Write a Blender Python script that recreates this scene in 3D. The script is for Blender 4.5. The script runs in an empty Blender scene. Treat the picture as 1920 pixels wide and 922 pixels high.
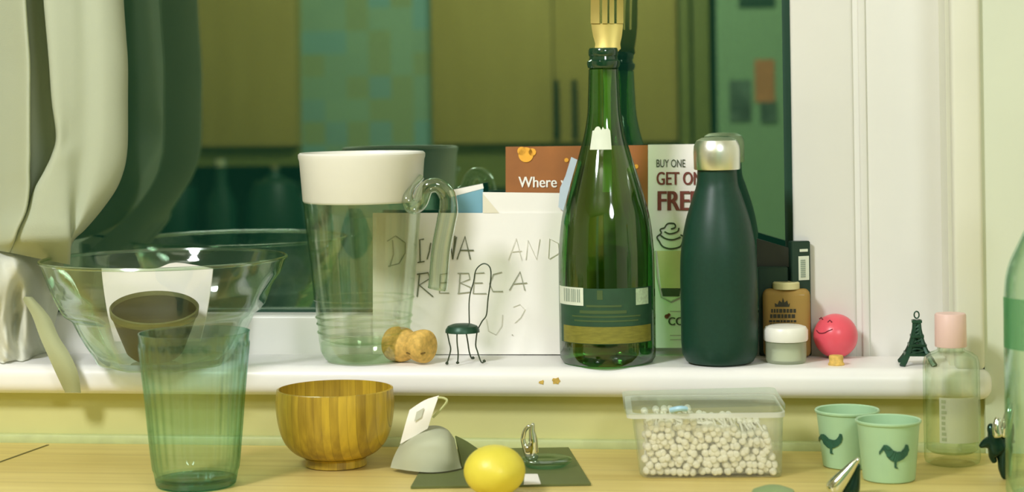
import bpy, bmesh, math, random
from mathutils import Vector, Matrix
random.seed(7)
SC = bpy.context.scene
COL = SC.collection
PI = math.pi

# ------------------------------------------------------------------ camera, light, exposure
H_CAM = 0.2442                      # height of the lens above the window sill (sill top is z = 0)
CAM = Vector((0.0, -1.71, H_CAM))
FPX = 3600.0                        # focal length in pixels of the 1920x922 frame
YAW, ROLL, HORIZON = math.radians(8.0), 0.015, 180.0
FW = Vector((-math.sin(YAW), math.cos(YAW), 0))
R0 = Vector((math.cos(YAW), math.sin(YAW), 0))
UP0 = Vector((0, 0, 1))
RT = R0 * math.cos(ROLL) - UP0 * math.sin(ROLL)
UP = UP0 * math.cos(ROLL) + R0 * math.sin(ROLL)

cd = bpy.data.cameras.new('camera')
cam = bpy.data.objects.new('camera', cd)
COL.objects.link(cam)
M3 = Matrix((RT, UP, -FW)).transposed()
cam.matrix_world = Matrix.Translation(CAM) @ M3.to_4x4()
cd.sensor_width = 36.0
cd.lens = FPX / 1920 * 36
cd.shift_x = 0.0
cd.shift_y = -(461 - HORIZON) / 1920
cd.clip_start = 0.05
cd.dof.use_dof = True
cd.dof.focus_distance = 1.74
cd.dof.aperture_fstop = 6.3
SC.camera = cam

SC.view_settings.view_transform = 'Standard'
SC.view_settings.look = 'None'
SC.view_settings.gamma = 1
SC.view_settings.use_curve_mapping = False
SC.view_settings.exposure = 0.0
SC.cycles.transparent_max_bounces = 40
SC.cycles.max_bounces = 10
SC.cycles.caustics_reflective = False
SC.cycles.caustics_refractive = False

W = bpy.data.worlds.new('night'); SC.world = W
W.use_nodes = True
W.node_tree.nodes['Background'].inputs[0].default_value = (0.0045, 0.030, 0.0185, 1)
W.node_tree.nodes['Background'].inputs[1].default_value = 1.0

def area_light(name, loc, target, size, power, color):
    ld = bpy.data.lights.new(name, 'AREA'); ld.shape = 'DISK'; ld.size = size
    ld.energy = power; ld.color = color
    o = bpy.data.objects.new(name, ld); COL.objects.link(o)
    o.location = loc
    o.rotation_euler = (Vector(target) - Vector(loc)).to_track_quat('-Z', 'Y').to_euler()
    return o
area_light('ceiling_lamp', (-0.98, -1.42, 1.30), (-0.2, 0.0, 0.0), 0.34, 26, (0.95, 0.965, 1.0))
area_light('front_fill', (0.55, -1.75, 0.95), (0.1, 0.0, 0.0), 0.40, 8, (0.93, 0.97, 1.0))  # added frontal fill to soften the shadows, no lamp of the room
area_light('cabinet_fill', (-0.5, -1.9, 1.38), (-0.6, -3.0, 0.1), 0.5, 38, (1.0, 1.0, 0.96))  # added light that brightens the cabinets for their reflection in the pane

# ------------------------------------------------------------------ pixel to place
def ray(px, py):
    return FW + RT * ((px - 960) / FPX) + UP * ((HORIZON - py) / FPX)
def on_z(px, py, z):
    d = ray(px, py); return CAM + d * ((z - CAM.z) / d.z)
def on_y(px, py, y):
    d = ray(px, py); return CAM + d * ((y - CAM.y) / d.y)
def on_lean(px, py, y0, k):         # surface y = y0 + k z
    d = ray(px, py); t = (y0 + k * CAM.z - CAM.y) / (d.y - k * d.z); return CAM + d * t
def mpp(P):                          # metres per pixel at P
    return (P - CAM).dot(FW) / FPX
def lin(c):
    out = []
    for v in c[:3]:
        v /= 255.0
        out.append(v / 12.92 if v <= 0.04045 else ((v + 0.055) / 1.055) ** 2.4)
    return out

# ------------------------------------------------------------------ materials
def new_mat(name):
    m = bpy.data.materials.new(name); m.use_nodes = True
    nt = m.node_tree
    return m, nt, nt.nodes, nt.links
def pm(name, rgb, rough=0.5, metal=0.0, var=0.06, scale=40, bump=0.0, bscale=200, stretch=(1, 1, 1), spec=0.5, k=1.0, trans=0.0, coat=0.0):
    m, nt, N, L = new_mat(name)
    b = N['Principled BSDF']
    c = [v * k for v in lin(rgb)]
    tc = N.new('ShaderNodeTexCoord'); mp = N.new('ShaderNodeMapping')
    mp.inputs['Scale'].default_value = stretch
    L.new(tc.outputs['Object'], mp.inputs[0])
    nz = N.new('ShaderNodeTexNoise'); nz.inputs['Scale'].default_value = scale; nz.inputs['Detail'].default_value = 4
    L.new(mp.outputs[0], nz.inputs['Vector'])
    r = N.new('ShaderNodeValToRGB')
    r.color_ramp.elements[0].position = 0.3; r.color_ramp.elements[1].position = 0.7
    r.color_ramp.elements[0].color = [max(0, v * (1 - var)) for v in c] + [1]
    r.color_ramp.elements[1].color = [v * (1 + var) for v in c] + [1]
    L.new(nz.outputs[0], r.inputs[0]); L.new(r.outputs[0], b.inputs['Base Color'])
    b.inputs['Roughness'].default_value = rough
    b.inputs['Metallic'].default_value = metal
    b.inputs['Specular IOR Level'].default_value = spec
    b.inputs['Coat Weight'].default_value = coat
    if trans:
        b.inputs['Transmission Weight'].default_value = trans
    if bump:
        n2 = N.new('ShaderNodeTexNoise'); n2.inputs['Scale'].default_value = bscale
        bp = N.new('ShaderNodeBump'); bp.inputs['Strength'].default_value = bump; bp.inputs['Distance'].default_value = 0.001
        L.new(mp.outputs[0], n2.inputs['Vector']); L.new(n2.outputs[0], bp.inputs['Height']); L.new(bp.outputs[0], b.inputs['Normal'])
    return m
def thin_glass(name, face, edge, rough=0.02, refl=0.75, base=0.05, power=3.0, milky=None, milk=0.0):
    """clear wall of glass: tinted straight-through light, more mirror and more tint at grazing angles"""
    m, nt, N, L = new_mat(name)
    N.remove(N['Principled BSDF'])
    out = N['Material Output']
    lw = N.new('ShaderNodeLayerWeight'); lw.inputs['Blend'].default_value = 0.5
    pw = N.new('ShaderNodeMath'); pw.operation = 'POWER'; pw.inputs[1].default_value = power
    L.new(lw.outputs['Facing'], pw.inputs[0])
    mx = N.new('ShaderNodeMix'); mx.data_type = 'RGBA'
    mx.inputs[6].default_value = list(face) + [1]; mx.inputs[7].default_value = list(edge) + [1]
    L.new(pw.outputs[0], mx.inputs[0])
    tr = N.new('ShaderNodeBsdfTransparent'); L.new(mx.outputs[2], tr.inputs[0])
    gl = N.new('ShaderNodeBsdfGlossy'); gl.inputs['Roughness'].default_value = rough
    gl.inputs[0].default_value = (0.95, 1, 0.95, 1)
    ma = N.new('ShaderNodeMath'); ma.operation = 'MULTIPLY_ADD'; ma.inputs[1].default_value = refl; ma.inputs[2].default_value = base
    L.new(pw.outputs[0], ma.inputs[0])
    ms = N.new('ShaderNodeMixShader')
    L.new(ma.outputs[0], ms.inputs[0]); L.new(tr.outputs[0], ms.inputs[1]); L.new(gl.outputs[0], ms.inputs[2])
    last = ms
    if milk:
        df = N.new('ShaderNodeBsdfDiffuse'); df.inputs[0].default_value = list(milky) + [1]
        tl = N.new('ShaderNodeBsdfTranslucent'); tl.inputs[0].default_value = list(milky) + [1]
        ad = N.new('ShaderNodeMixShader'); ad.inputs[0].default_value = 0.35
        L.new(df.outputs[0], ad.inputs[1]); L.new(tl.outputs[0], ad.inputs[2])
        m2 = N.new('ShaderNodeMixShader'); m2.inputs[0].default_value = milk
        L.new(ms.outputs[0], m2.inputs[1]); L.new(ad.outputs[0], m2.inputs[2]); last = m2
    L.new(last.outputs[0], out.inputs[0])
    return m

def cloth_mat(name, rgb, k=1.0):
    m, nt, N, L = new_mat(name); N.remove(N['Principled BSDF'])
    c = [v * k for v in lin(rgb)] + [1]
    d = N.new('ShaderNodeBsdfDiffuse'); t = N.new('ShaderNodeBsdfTranslucent')
    d.inputs[0].default_value = c; t.inputs[0].default_value = c
    tc = N.new('ShaderNodeTexCoord'); wv = N.new('ShaderNodeTexNoise'); wv.inputs['Scale'].default_value = 900
    bp = N.new('ShaderNodeBump'); bp.inputs['Strength'].default_value = 0.25; bp.inputs['Distance'].default_value = 0.0006
    L.new(tc.outputs['Object'], wv.inputs['Vector']); L.new(wv.outputs[0], bp.inputs['Height']); L.new(bp.outputs[0], d.inputs['Normal'])
    s = N.new('ShaderNodeMixShader'); s.inputs[0].default_value = 0.24
    L.new(d.outputs[0], s.inputs[1]); L.new(t.outputs[0], s.inputs[2]); L.new(s.outputs[0], N['Material Output'].inputs[0])
    return m

def wood_planks(name, light, dark, plank=0.04, grain=(3, 90, 90), rough=0.45, axis=1, line=0.35, coat=0.0):
    """strips running along x (axis=1 splits in y) or vertical strips (axis=0 splits in x)"""
    m, nt, N, L = new_mat(name); b = N['Principled BSDF']
    tc = N.new('ShaderNodeTexCoord'); mp = N.new('ShaderNodeMapping'); mp.inputs['Scale'].default_value = grain
    L.new(tc.outputs['Object'], mp.inputs[0])
    nz = N.new('ShaderNodeTexNoise'); nz.inputs['Scale'].default_value = 1; nz.inputs['Detail'].default_value = 6
    L.new(mp.outputs[0], nz.inputs['Vector'])
    sp = N.new('ShaderNodeSeparateXYZ'); L.new(tc.outputs['Object'], sp.inputs[0])
    dv = N.new('ShaderNodeMath'); dv.operation = 'DIVIDE'; dv.inputs[1].default_value = plank
    L.new(sp.outputs[axis], dv.inputs[0])
    fl = N.new('ShaderNodeMath'); fl.operation = 'FLOOR'; L.new(dv.outputs[0], fl.inputs[0])
    wn = N.new('ShaderNodeTexWhiteNoise'); wn.noise_dimensions = '1D'; L.new(fl.outputs[0], wn.inputs['W'])
    fr = N.new('ShaderNodeMath'); fr.operation = 'FRACT'; L.new(dv.outputs[0], fr.inputs[0])
    ad = N.new('ShaderNodeMath'); ad.operation = 'MULTIPLY_ADD'; ad.inputs[1].default_value = 0.35; L.new(wn.outputs[0], ad.inputs[0])
    sc = N.new('ShaderNodeMath'); sc.operation = 'MULTIPLY'; sc.inputs[1].default_value = 0.75; L.new(nz.outputs[0], sc.inputs[0])
    L.new(sc.outputs[0], ad.inputs[2])
    r = N.new('ShaderNodeValToRGB'); r.color_ramp.elements[0].position = 0.2; r.color_ramp.elements[1].position = 0.85
    r.color_ramp.elements[0].color = lin(dark) + [1]; r.color_ramp.elements[1].color = lin(light) + [1]
    L.new(ad.outputs[0], r.inputs[0])
    g = N.new('ShaderNodeValToRGB'); g.color_ramp.elements[0].position = 0.0; g.color_ramp.elements[1].position = 0.06
    g.color_ramp.elements[0].color = (1 - line,) * 3 + (1,); g.color_ramp.elements[1].color = (1, 1, 1, 1)
    L.new(fr.outputs[0], g.inputs[0])
    mu = N.new('ShaderNodeMix'); mu.data_type = 'RGBA'; mu.blend_type = 'MULTIPLY'; mu.inputs[0].default_value = 1
    L.new(r.outputs[0], mu.inputs[6]); L.new(g.outputs[0], mu.inputs[7]); L.new(mu.outputs[2], b.inputs['Base Color'])
    b.inputs['Roughness'].default_value = rough; b.inputs['Coat Weight'].default_value = coat
    return m

MW = pm('white_gloss_paint', (234, 233, 226), 0.35, var=0.02, scale=12, bump=0.05, bscale=60)
MSILL = pm('sill_paint', (250, 248, 244), 0.35, var=0.02, scale=9, bump=0.05, bscale=50)
MREV = pm('reveal_paint', (232, 233, 216), 0.6, var=0.03, scale=6)
MWALL = pm('pale_wall_paint', (220, 226, 204), 0.8, var=0.03, scale=5, bump=0.05)
MYEL = pm('yellow_green_wall_paint', (212, 209, 144), 0.7, var=0.05, scale=7, bump=0.05)
MSEAL = pm('worktop_sealant', (196, 206, 150), 0.5, var=0.08, scale=60)
MTOP = wood_planks('pine_block_worktop', (248, 230, 150), (212, 186, 104), 0.042, (6, 70, 70), 0.42, 1, 0.22)
MGASK = pm('dark_window_gasket', (22, 66, 48), 0.5)
MPANE = thin_glass('window_pane', (0.9, 1, 0.93), (0.8, 0.9, 0.8), 0.0, 0.5, 0.22, 4)
for n in MPANE.node_tree.nodes:
    if n.type == 'BSDF_GLOSSY': n.inputs[0].default_value = (0.86, 1.0, 0.80, 1)
MCLOTH = cloth_mat('cream_cotton', (206, 213, 186))
MCREAMPL = pm('cream_plastic', (242, 240, 228), 0.35, var=0.01)
MWHITEPL = pm('white_plastic', (250, 248, 236), 0.35, var=0.01)
MPAPER = pm('white_paper', (250, 246, 238), 0.8, var=0.015, scale=20)
MPAPER2 = pm('cream_paper', (236, 228, 204), 0.8, var=0.015, scale=20)
MBLUE = pm('pale_blue_paper', (120, 172, 190), 0.7)
MPBLUE = pm('ice_blue_paper', (208, 222, 240), 0.7)
MPENCIL = pm('pencil_line', (112, 118, 92), 0.8)
MPENCIL2 = pm('faint_pencil_line', (232, 229, 216), 0.8)
MRUST = pm('rust_red_print', (158, 94, 24), 0.6, var=0.12, scale=30)
MORANGE = pm('orange_print', (250, 178, 40), 0.6, var=0.1, scale=60)
MDRED = pm('dark_red_print', (122, 52, 34), 0.6)
MINK = pm('dark_green_ink', (62, 74, 50), 0.6)
MLATTE = pm('latte_print', (220, 208, 156), 0.6)
MGREYP = pm('grey_print', (196, 198, 180), 0.6)
MCORK = pm('cork', (224, 184, 96), 0.8, var=0.22, scale=220, bump=0.5, bscale=350)
MCORKD = pm('dark_cork_slit', (120, 96, 40), 0.9)
MDGREEN = pm('dark_green_metal', (38, 78, 58), 0.4, metal=0.3, var=0.15)
MWIRE = pm('dark_wire', (72, 84, 66), 0.4, metal=0.5)
MBLACK = pm('matt_black_green', (24, 62, 48), 0.42, var=0.08, scale=300, spec=0.35)
MSTEEL = pm('brushed_steel', (240, 242, 230), 0.33, metal=1.0, var=0.03)
MCHROME = pm('chrome', (225, 228, 215), 0.08, metal=1.0, var=0.01)
MDARKCH = pm('dark_polished_metal', (30, 62, 50), 0.18, metal=0.6, var=0.1)
MFORK = pm('warm_silver', (198, 180, 104), 0.42, metal=0.8, var=0.05, scale=60)
MBOTTLE = thin_glass('green_bottle_glass', (0.34, 0.70, 0.27), (0.012, 0.10, 0.045), 0.06, 0.35, 0.07, 1.6)
MBOTLIP = pm('green_glass_lip', (24, 62, 40), 0.1, var=0.1, spec=0.8)
MLABEL = pm('dark_green_label', (40, 78, 54), 0.5, var=0.10, scale=90)
MGOLD = pm('olive_gold_print', (134, 130, 50), 0.5, var=0.18, scale=120, stretch=(1, 1, 5))
MGOLDTXT = pm('dull_gold_print', (72, 96, 54), 0.5)
MBAR = pm('barcode_grey', (150, 166, 150), 0.6)
MSTICK = pm('white_sticker', (226, 234, 214), 0.6)
MOAK = wood_planks('striped_wood', (216, 182, 56), (140, 112, 34), 0.0070, (200, 200, 14), 0.38, 0, 0.6, 0.2)
MLEMON = pm('lemon_skin', (228, 214, 76), 0.4, var=0.04, scale=60, bump=0.15, bscale=500)
MPINK = pm('pink_ball_rubber', (240, 92, 108), 0.3, var=0.03)
MPINKD = pm('dark_pink_ink', (130, 30, 50), 0.5)
MMINT = pm('mint_enamel', (172, 208, 166), 0.35, var=0.03)
MROOST = pm('rooster_print', (42, 92, 70), 0.5, var=0.2, scale=200)
MPINKCAP = pm('pale_pink_plastic', (240, 204, 196), 0.45, var=0.02)
MAMBER = thin_glass('amber_plastic', (0.72, 0.46, 0.14), (0.5, 0.25, 0.04), 0.1, 0.3, 0.04, 2.0, (0.66, 0.43, 0.13), 0.8)
MBLACKP = pm('black_print', (48, 46, 26), 0.6)
MCAPC = pm('cream_cap', (222, 214, 158), 0.5)
MCARTON = pm('dark_green_carton', (24, 56, 42), 0.5)
MCARTON2 = pm('dark_brown_board', (46, 50, 36), 0.6)
MDISH = pm('dark_brown_bowl', (34, 42, 24), 0.6, var=0.25, scale=70)
MDISHR = pm('light_rim_band', (104, 108, 70), 0.6, var=0.2, scale=50)
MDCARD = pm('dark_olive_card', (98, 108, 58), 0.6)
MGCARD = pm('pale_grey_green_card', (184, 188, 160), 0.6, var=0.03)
MCOTTON = pm('cotton_wool', (255, 252, 236), 0.9, var=0.05, scale=300, bump=0.3, bscale=800)
MCLEAR = thin_glass('clear_glass', (0.98, 0.992, 0.98), (0.75, 0.88, 0.78), 0.02, 0.5, 0.035, 2.6)
MPITCH = thin_glass('jug_glass', (0.975, 0.985, 0.955), (0.70, 0.80, 0.64), 0.03, 0.5, 0.04, 2.6)
MBOWLG = thin_glass('bowl_glass', (0.975, 0.99, 0.98), (0.62, 0.82, 0.70), 0.05, 0.6, 0.045, 2.4)
MRIM = thin_glass('polished_glass_rim', (0.85, 0.93, 0.86), (0.5, 0.66, 0.54), 0.12, 0.7, 0.13, 1.6)
MTUMB = thin_glass('teal_glass', (0.885, 0.96, 0.93), (0.30, 0.62, 0.54), 0.06, 0.3, 0.04, 2.0)
MTUMBB = thin_glass('teal_glass_base', (0.50, 0.82, 0.76), (0.06, 0.44, 0.44), 0.06, 0.25, 0.05, 1.0)
MTUB = thin_glass('clear_plastic', (0.99, 0.99, 0.975), (0.86, 0.90, 0.80), 0.12, 0.35, 0.04, 2.6, (0.95, 0.95, 0.88), 0.13)
MTUBRIM = thin_glass('white_plastic_rim', (0.9, 0.95, 0.9), (0.8, 0.86, 0.76), 0.15, 0.3, 0.06, 2.0, (0.95, 0.96, 0.92), 0.7)
MTUBLID = thin_glass('cloudy_plastic_lid', (0.9, 0.95, 0.9), (0.8, 0.86, 0.76), 0.15, 0.3, 0.06, 2.0, (0.92, 0.95, 0.90), 0.12)
MBLUEPL = pm('blue_plastic_tab', (170, 212, 232), 0.4)
MFROST = thin_glass('frosted_jar_glass', (0.9, 0.94, 0.86), (0.6, 0.72, 0.56), 0.15, 0.4, 0.05, 2.0, (0.66, 0.72, 0.52), 0.55)
MHAND = thin_glass('thick_handle_glass', (0.90, 0.95, 0.88), (0.40, 0.56, 0.42), 0.05, 0.9, 0.10, 1.6)
MBIGB = thin_glass('tinted_bottle_glass', (0.90, 0.96, 0.92), (0.42, 0.64, 0.52), 0.04, 0.45, 0.05, 2.2)
MLOTION = thin_glass('clear_lotion_bottle', (0.96, 0.975, 0.93), (0.62, 0.72, 0.56), 0.05, 0.4, 0.04, 2.4)
MGREENL = thin_glass('green_leaf_label', (.75, .9, .78), (.5, .75, .55), .3, .1, .02, 2.0, (.10, .34, .14), .55)
MSHEERL = thin_glass('sheer_label', (0.9, 0.93, 0.86), (0.8, 0.85, 0.75), 0.3, 0.1, 0.02, 2.0, (0.80, 0.84, 0.66), 0.6)
# the far side of the kitchen, seen mirrored in the pane
MKDOOR = wood_planks('oak_cabinet_door', (190, 172, 96), (172, 154, 80), 0.5, (22, 22, 3), 0.5, 0, 0.0)
MKDOOR2 = pm('oak_and_pelmet_shade', (120, 124, 58), 0.6)  # darker oak: shade under the cabinets put into the colour; also the door frame
MKDARK = pm('dark_teal_and_shade', (30, 62, 44), 0.6)  # unlit wall zone, shade put into the colour; also a strip and a picture
MKCOUNT = pm('dark_worktop', (26, 50, 38), 0.4)  # worktop of the unlit zone, its darkness put into the colour
MKWALL = pm('grey_green_kitchen_wall', (140, 172, 132), 0.8, var=0.03)
MKHAND = pm('dark_cabinet_handle', (34, 48, 36), 0.4, metal=0.4)
MKBROWN = pm('brown_poster', (190, 128, 84), 0.7, var=0.1, scale=20)
MKPHOTO = pm('dark_photo_print', (84, 102, 88), 0.6, var=0.6, scale=14)
MCEIL = pm('ceiling_white', (238, 236, 220), 0.9)
MFLOOR = wood_planks('laminate_floor', (160, 148, 120), (124, 112, 88), 0.12, (4, 40, 40), 0.5, 1, 0.4)
# mosaic tiles
def tile_mat():
    m, nt, N, L = new_mat('blue_olive_mosaic_tiles'); b = N['Principled BSDF']
    tc = N.new('ShaderNodeTexCoord'); mp = N.new('ShaderNodeMapping'); mp.inputs['Scale'].default_value = (16.5, 16.5, 16.5)
    L.new(tc.outputs['Object'], mp.inputs[0])
    fl = N.new('ShaderNodeVectorMath'); fl.operation = 'FLOOR'; L.new(mp.outputs[0], fl.inputs[0])
    wn = N.new('ShaderNodeTexWhiteNoise'); L.new(fl.outputs[0], wn.inputs['Vector'])
    r = N.new('ShaderNodeValToRGB'); r.color_ramp.interpolation = 'CONSTANT'
    cs = [(0, (146, 176, 146)), (0.3, (134, 176, 166)), (0.5, (152, 170, 124)), (0.7, (150, 180, 148)), (0.85, (136, 172, 160))]
    r.color_ramp.elements[0].color = lin(cs[0][1]) + [1]; r.color_ramp.elements[1].position = cs[1][0]; r.color_ramp.elements[1].color = lin(cs[1][1]) + [1]
    for p, c in cs[2:]:
        e = r.color_ramp.elements.new(p); e.color = lin(c) + [1]
    L.new(wn.outputs['Value'], r.inputs[0]); L.new(r.outputs[0], b.inputs['Base Color']); b.inputs['Roughness'].default_value = 0.4
    return m
MTILE = tile_mat()

# ------------------------------------------------------------------ mesh helpers
def link(name, bm, mat, parent=None, smooth=True, loc=None, split=35):
    me = bpy.data.meshes.new(name)
    bmesh.ops.recalc_face_normals(bm, faces=bm.faces) if not getattr(bm, 'keepn', False) else None
    if loc is not None:
        bmesh.ops.translate(bm, verts=bm.verts, vec=-Vector(loc))
    if smooth:
        for f in bm.faces: f.smooth = True
        for e in bm.edges:
            if len(e.link_faces) == 2 and e.calc_face_angle(0) > math.radians(split): e.smooth = False
    bm.to_mesh(me); bm.free()
    for mm in (mat if isinstance(mat, (list, tuple)) else [mat]): me.materials.append(mm)
    o = bpy.data.objects.new(name, me); COL.objects.link(o)
    if parent is not None:
        o.parent = parent
        if loc is None:
            q = parent; w = Matrix.Identity(4)
            while q is not None:
                w = Matrix.Translation(q.location) @ w if q.parent is None else q.matrix_parent_inverse @ Matrix.Translation(q.location) @ w
                q = q.parent
            o.matrix_parent_inverse = w.inverted()
    if loc is not None:
        o.location = Vector(loc) - (parent.location if parent is not None else Vector())
    return o
def tag(o, label, cat, group=None, kind=None):
    o['label'] = label; o['category'] = cat
    if group: o['group'] = group
    if kind: o['kind'] = kind
    return o
def thing(name, loc, label, cat, group=None):
    o = bpy.data.objects.new(name, None); COL.objects.link(o); o.location = loc; o.empty_display_size = 0.02
    return tag(o, label, cat, group)
def struct(name, bm, mat, **k):
    o = link(name, bm, mat, **k); o['kind'] = 'structure'; return o

def bbox(x0, x1, y0, y1, z0, z1, bev=0.0, seg=2, bm=None):
    b2 = bmesh.new()
    bmesh.ops.create_cube(b2, size=1)
    for v in b2.verts:
        v.co = Vector(((x0 + x1) / 2 + v.co.x * (x1 - x0), (y0 + y1) / 2 + v.co.y * (y1 - y0), (z0 + z1) / 2 + v.co.z * (z1 - z0)))
    if bev: bmesh.ops.bevel(b2, geom=list(b2.edges), offset=bev, segments=seg, affect='EDGES', profile=0.5)
    return merge(bm, b2)
def merge(bm, b2, idx=None):
    if idx is not None:
        for f in b2.faces: f.material_index = idx
    if bm is None: return b2
    me = bpy.data.meshes.new('t'); b2.to_mesh(me); b2.free(); bm.from_mesh(me); bpy.data.meshes.remove(me)
    return bm
def lathe(P, prof, n=64, mod=None, bm=None, cap=True, rot=None, arc=None):
    """prof: list of (r, z) from bottom to top; optional mod(theta, r, z) -> r"""
    b = bmesh.new(); rings = []
    a0, a1 = arc if arc else (0, 2 * PI)
    cnt = n if not arc else n + 1
    for r, z in prof:
        if r < 1e-6 and not arc:
            rings.append([b.verts.new((0, 0, z))]); continue
        ring = []
        for i in range(cnt):
            t = a0 + (a1 - a0) * i / n
            rr = mod(t, r, z) if mod else r
            ring.append(b.verts.new((rr * math.cos(t), rr * math.sin(t), z)))
        rings.append(ring)
    for A, B in zip(rings, rings[1:]):
        m = max(len(A), len(B))
        for i in range(m if not arc else m - 1):
            j = (i + 1) % m
            if len(A) == 1 and len(B) == 1: continue
            if len(A) == 1: b.faces.new((A[0], B[i], B[j]))
            elif len(B) == 1: b.faces.new((A[i], A[j], B[0]))
            else: b.faces.new((A[i], A[j], B[j], B[i]))
    if rot is not None: bmesh.ops.transform(b, matrix=rot, verts=b.verts)
    bmesh.ops.translate(b, verts=b.verts, vec=Vector(P))
    return merge(bm, b)
def spl(pts, k=6):
    """Catmull-Rom through points"""
    pts = [Vector(p) for p in pts]; out = []
    for i in range(len(pts) - 1):
        p0 = pts[max(i - 1, 0)]; p1 = pts[i]; p2 = pts[i + 1]; p3 = pts[min(i + 2, len(pts) - 1)]
        for j in range(k):
            t = j / k
            out.append(0.5 * ((2 * p1) + (p2 - p0) * t + (2 * p0 - 5 * p1 + 4 * p2 - p3) * t * t + (3 * p1 - p0 - 3 * p2 + p3) * t ** 3))
    out.append(pts[-1]); return out
def tube(pts, r, n=8, bm=None, closed=False):
    b = bmesh.new(); rings = []
    pts = [Vector(p) for p in pts]; m = len(pts)
    prev = None
    for i, p in enumerate(pts):
        if closed: t = (pts[(i + 1) % m] - pts[i - 1])
        else: t = pts[min(i + 1, m - 1)] - pts[max(i - 1, 0)]
        if t.length < 1e-9: t = Vector((0, 0, 1))
        t.normalize()
        if prev is None:
            a = Vector((0, 0, 1)) if abs(t.z) < 0.9 else Vector((1, 0, 0)); u = t.cross(a).normalized()
        else:
            u = (prev - t * prev.dot(t)).normalized()
        prev = u; w = t.cross(u)
        rr = r[i] if isinstance(r, (list, tuple)) else r
        rings.append([b.verts.new(p + (u * math.cos(2 * PI * k / n) + w * math.sin(2 * PI * k / n)) * rr) for k in range(n)])
    R = len(rings)
    for i in range(R if closed else R - 1):
        A, B = rings[i], rings[(i + 1) % R]
        for k in range(n): b.faces.new((A[k], A[(k + 1) % n], B[(k + 1) % n], B[k]))
    if not closed:
        b.faces.new(rings[0][::-1]); b.faces.new(rings[-1])
    return merge(bm, b)
def grid(P, thick=0.0, bm=None):
    """surface through a 2D list of points; thick extrudes along the normals"""
    b = bmesh.new()
    V = [[b.verts.new(p) for p in row] for row in P]
    fs = []
    for i in range(len(V) - 1):
        for j in range(len(V[0]) - 1):
            fs.append(b.faces.new((V[i][j], V[i][j + 1], V[i + 1][j + 1], V[i + 1][j])))
    if thick:
        bmesh.ops.recalc_face_normals(b, faces=b.faces)
        bmesh.ops.solidify(b, geom=b.faces[:], thickness=thick)
    return merge(bm, b)
def slab(poly, d, bm=None):
    """polygon of world points pushed back by vector d into a closed slab"""
    b = bmesh.new(); d = Vector(d)
    A = [b.verts.new(p) for p in poly]; B = [b.verts.new(Vector(p) + d) for p in poly]
    b.faces.new(A); b.faces.new(B[::-1]); m = len(A)
    for i in range(m): b.faces.new((A[i], B[i], B[(i + 1) % m], A[(i + 1) % m]))
    return merge(bm, b)
def refine(rows, k=6):
    """Catmull-Rom both ways through a control net"""
    r1 = [spl(r, k) for r in rows]
    cols = list(zip(*r1)); c2 = [spl(c, k) for c in cols]
    return [list(r) for r in zip(*c2)]
def skin(chains, name, mat, parent=None, loc=None, sub=2):
    bm = bmesh.new(); layer = bm.verts.layers.skin.new() if not bm.verts.layers.skin else bm.verts.layers.skin[0]
    first = None; cache = {}
    for ch in chains:
        pv = None
        for p, r in ch:
            key = tuple(round(c, 6) for c in p)
            if key in cache: v = cache[key]
            else:
                v = bm.verts.new(p); v[layer].radius = (r, r); cache[key] = v
                if first is None: first = v; v[layer].use_root = True
            if pv is not None and pv is not v: bm.edges.new((pv, v))
            pv = v
    me = bpy.data.meshes.new(name); bm.to_mesh(me); bm.free()
    t = bpy.data.objects.new(name, me); COL.objects.link(t)
    t.modifiers.new('s', 'SKIN').use_smooth_shade = True
    sd = t.modifiers.new('d', 'SUBSURF'); sd.levels = sub; sd.render_levels = sub
    dg = bpy.context.evaluated_depsgraph_get(); dg.update()
    me2 = bpy.data.meshes.new_from_object(t.evaluated_get(dg))
    bpy.data.objects.remove(t); bpy.data.meshes.remove(me)
    b = bmesh.new(); b.from_mesh(me2); bpy.data.meshes.remove(me2)
    return link(name, b, mat, parent, loc=loc, split=80)
def text_bm(s, size, P, xdir, zdir, sx=1.0, depth=0.0003):
    cu = bpy.data.curves.new('t', 'FONT'); cu.body = s; cu.size = size; cu.extrude = depth
    t = bpy.data.objects.new('t', cu); COL.objects.link(t)
    dg = bpy.context.evaluated_depsgraph_get(); dg.update()
    me = bpy.data.meshes.new_from_object(t.evaluated_get(dg))
    bpy.data.objects.remove(t); bpy.data.curves.remove(cu)
    b = bmesh.new(); b.from_mesh(me); bpy.data.meshes.remove(me)
    x = Vector(xdir).normalized(); z = Vector(zdir).normalized(); n = x.cross(z)
    for v in b.verts:
        c = v.co.copy(); v.co = Vector(P) + x * c.x * sx + z * c.y + n * c.z
    return b

# ------------------------------------------------------------------ levels of the room
ZW = on_z(960, 835, 0).z
d = ray(960, 835); ZW = CAM.z + d.z * ((0.025 - CAM.y) / d.y)        # worktop height
YF, YG = 0.095, 0.130                                                 # frame face, glass
YV = 2 * YG + 3.0                                                     # mirrored depth of the far kitchen (real y = -3.0)
XR = on_y(1765, 400, YF).x                                            # right reveal
XL = -1.25
ZT = 1.15
ZRAIL = on_y(550, 591, YF).z
XG = on_y(1485, 300, YF).x                                            # right edge of the glass
X0, X1, Y1, ZF, ZC = -2.7, 1.5, -3.42, -1.0, 1.45

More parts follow.
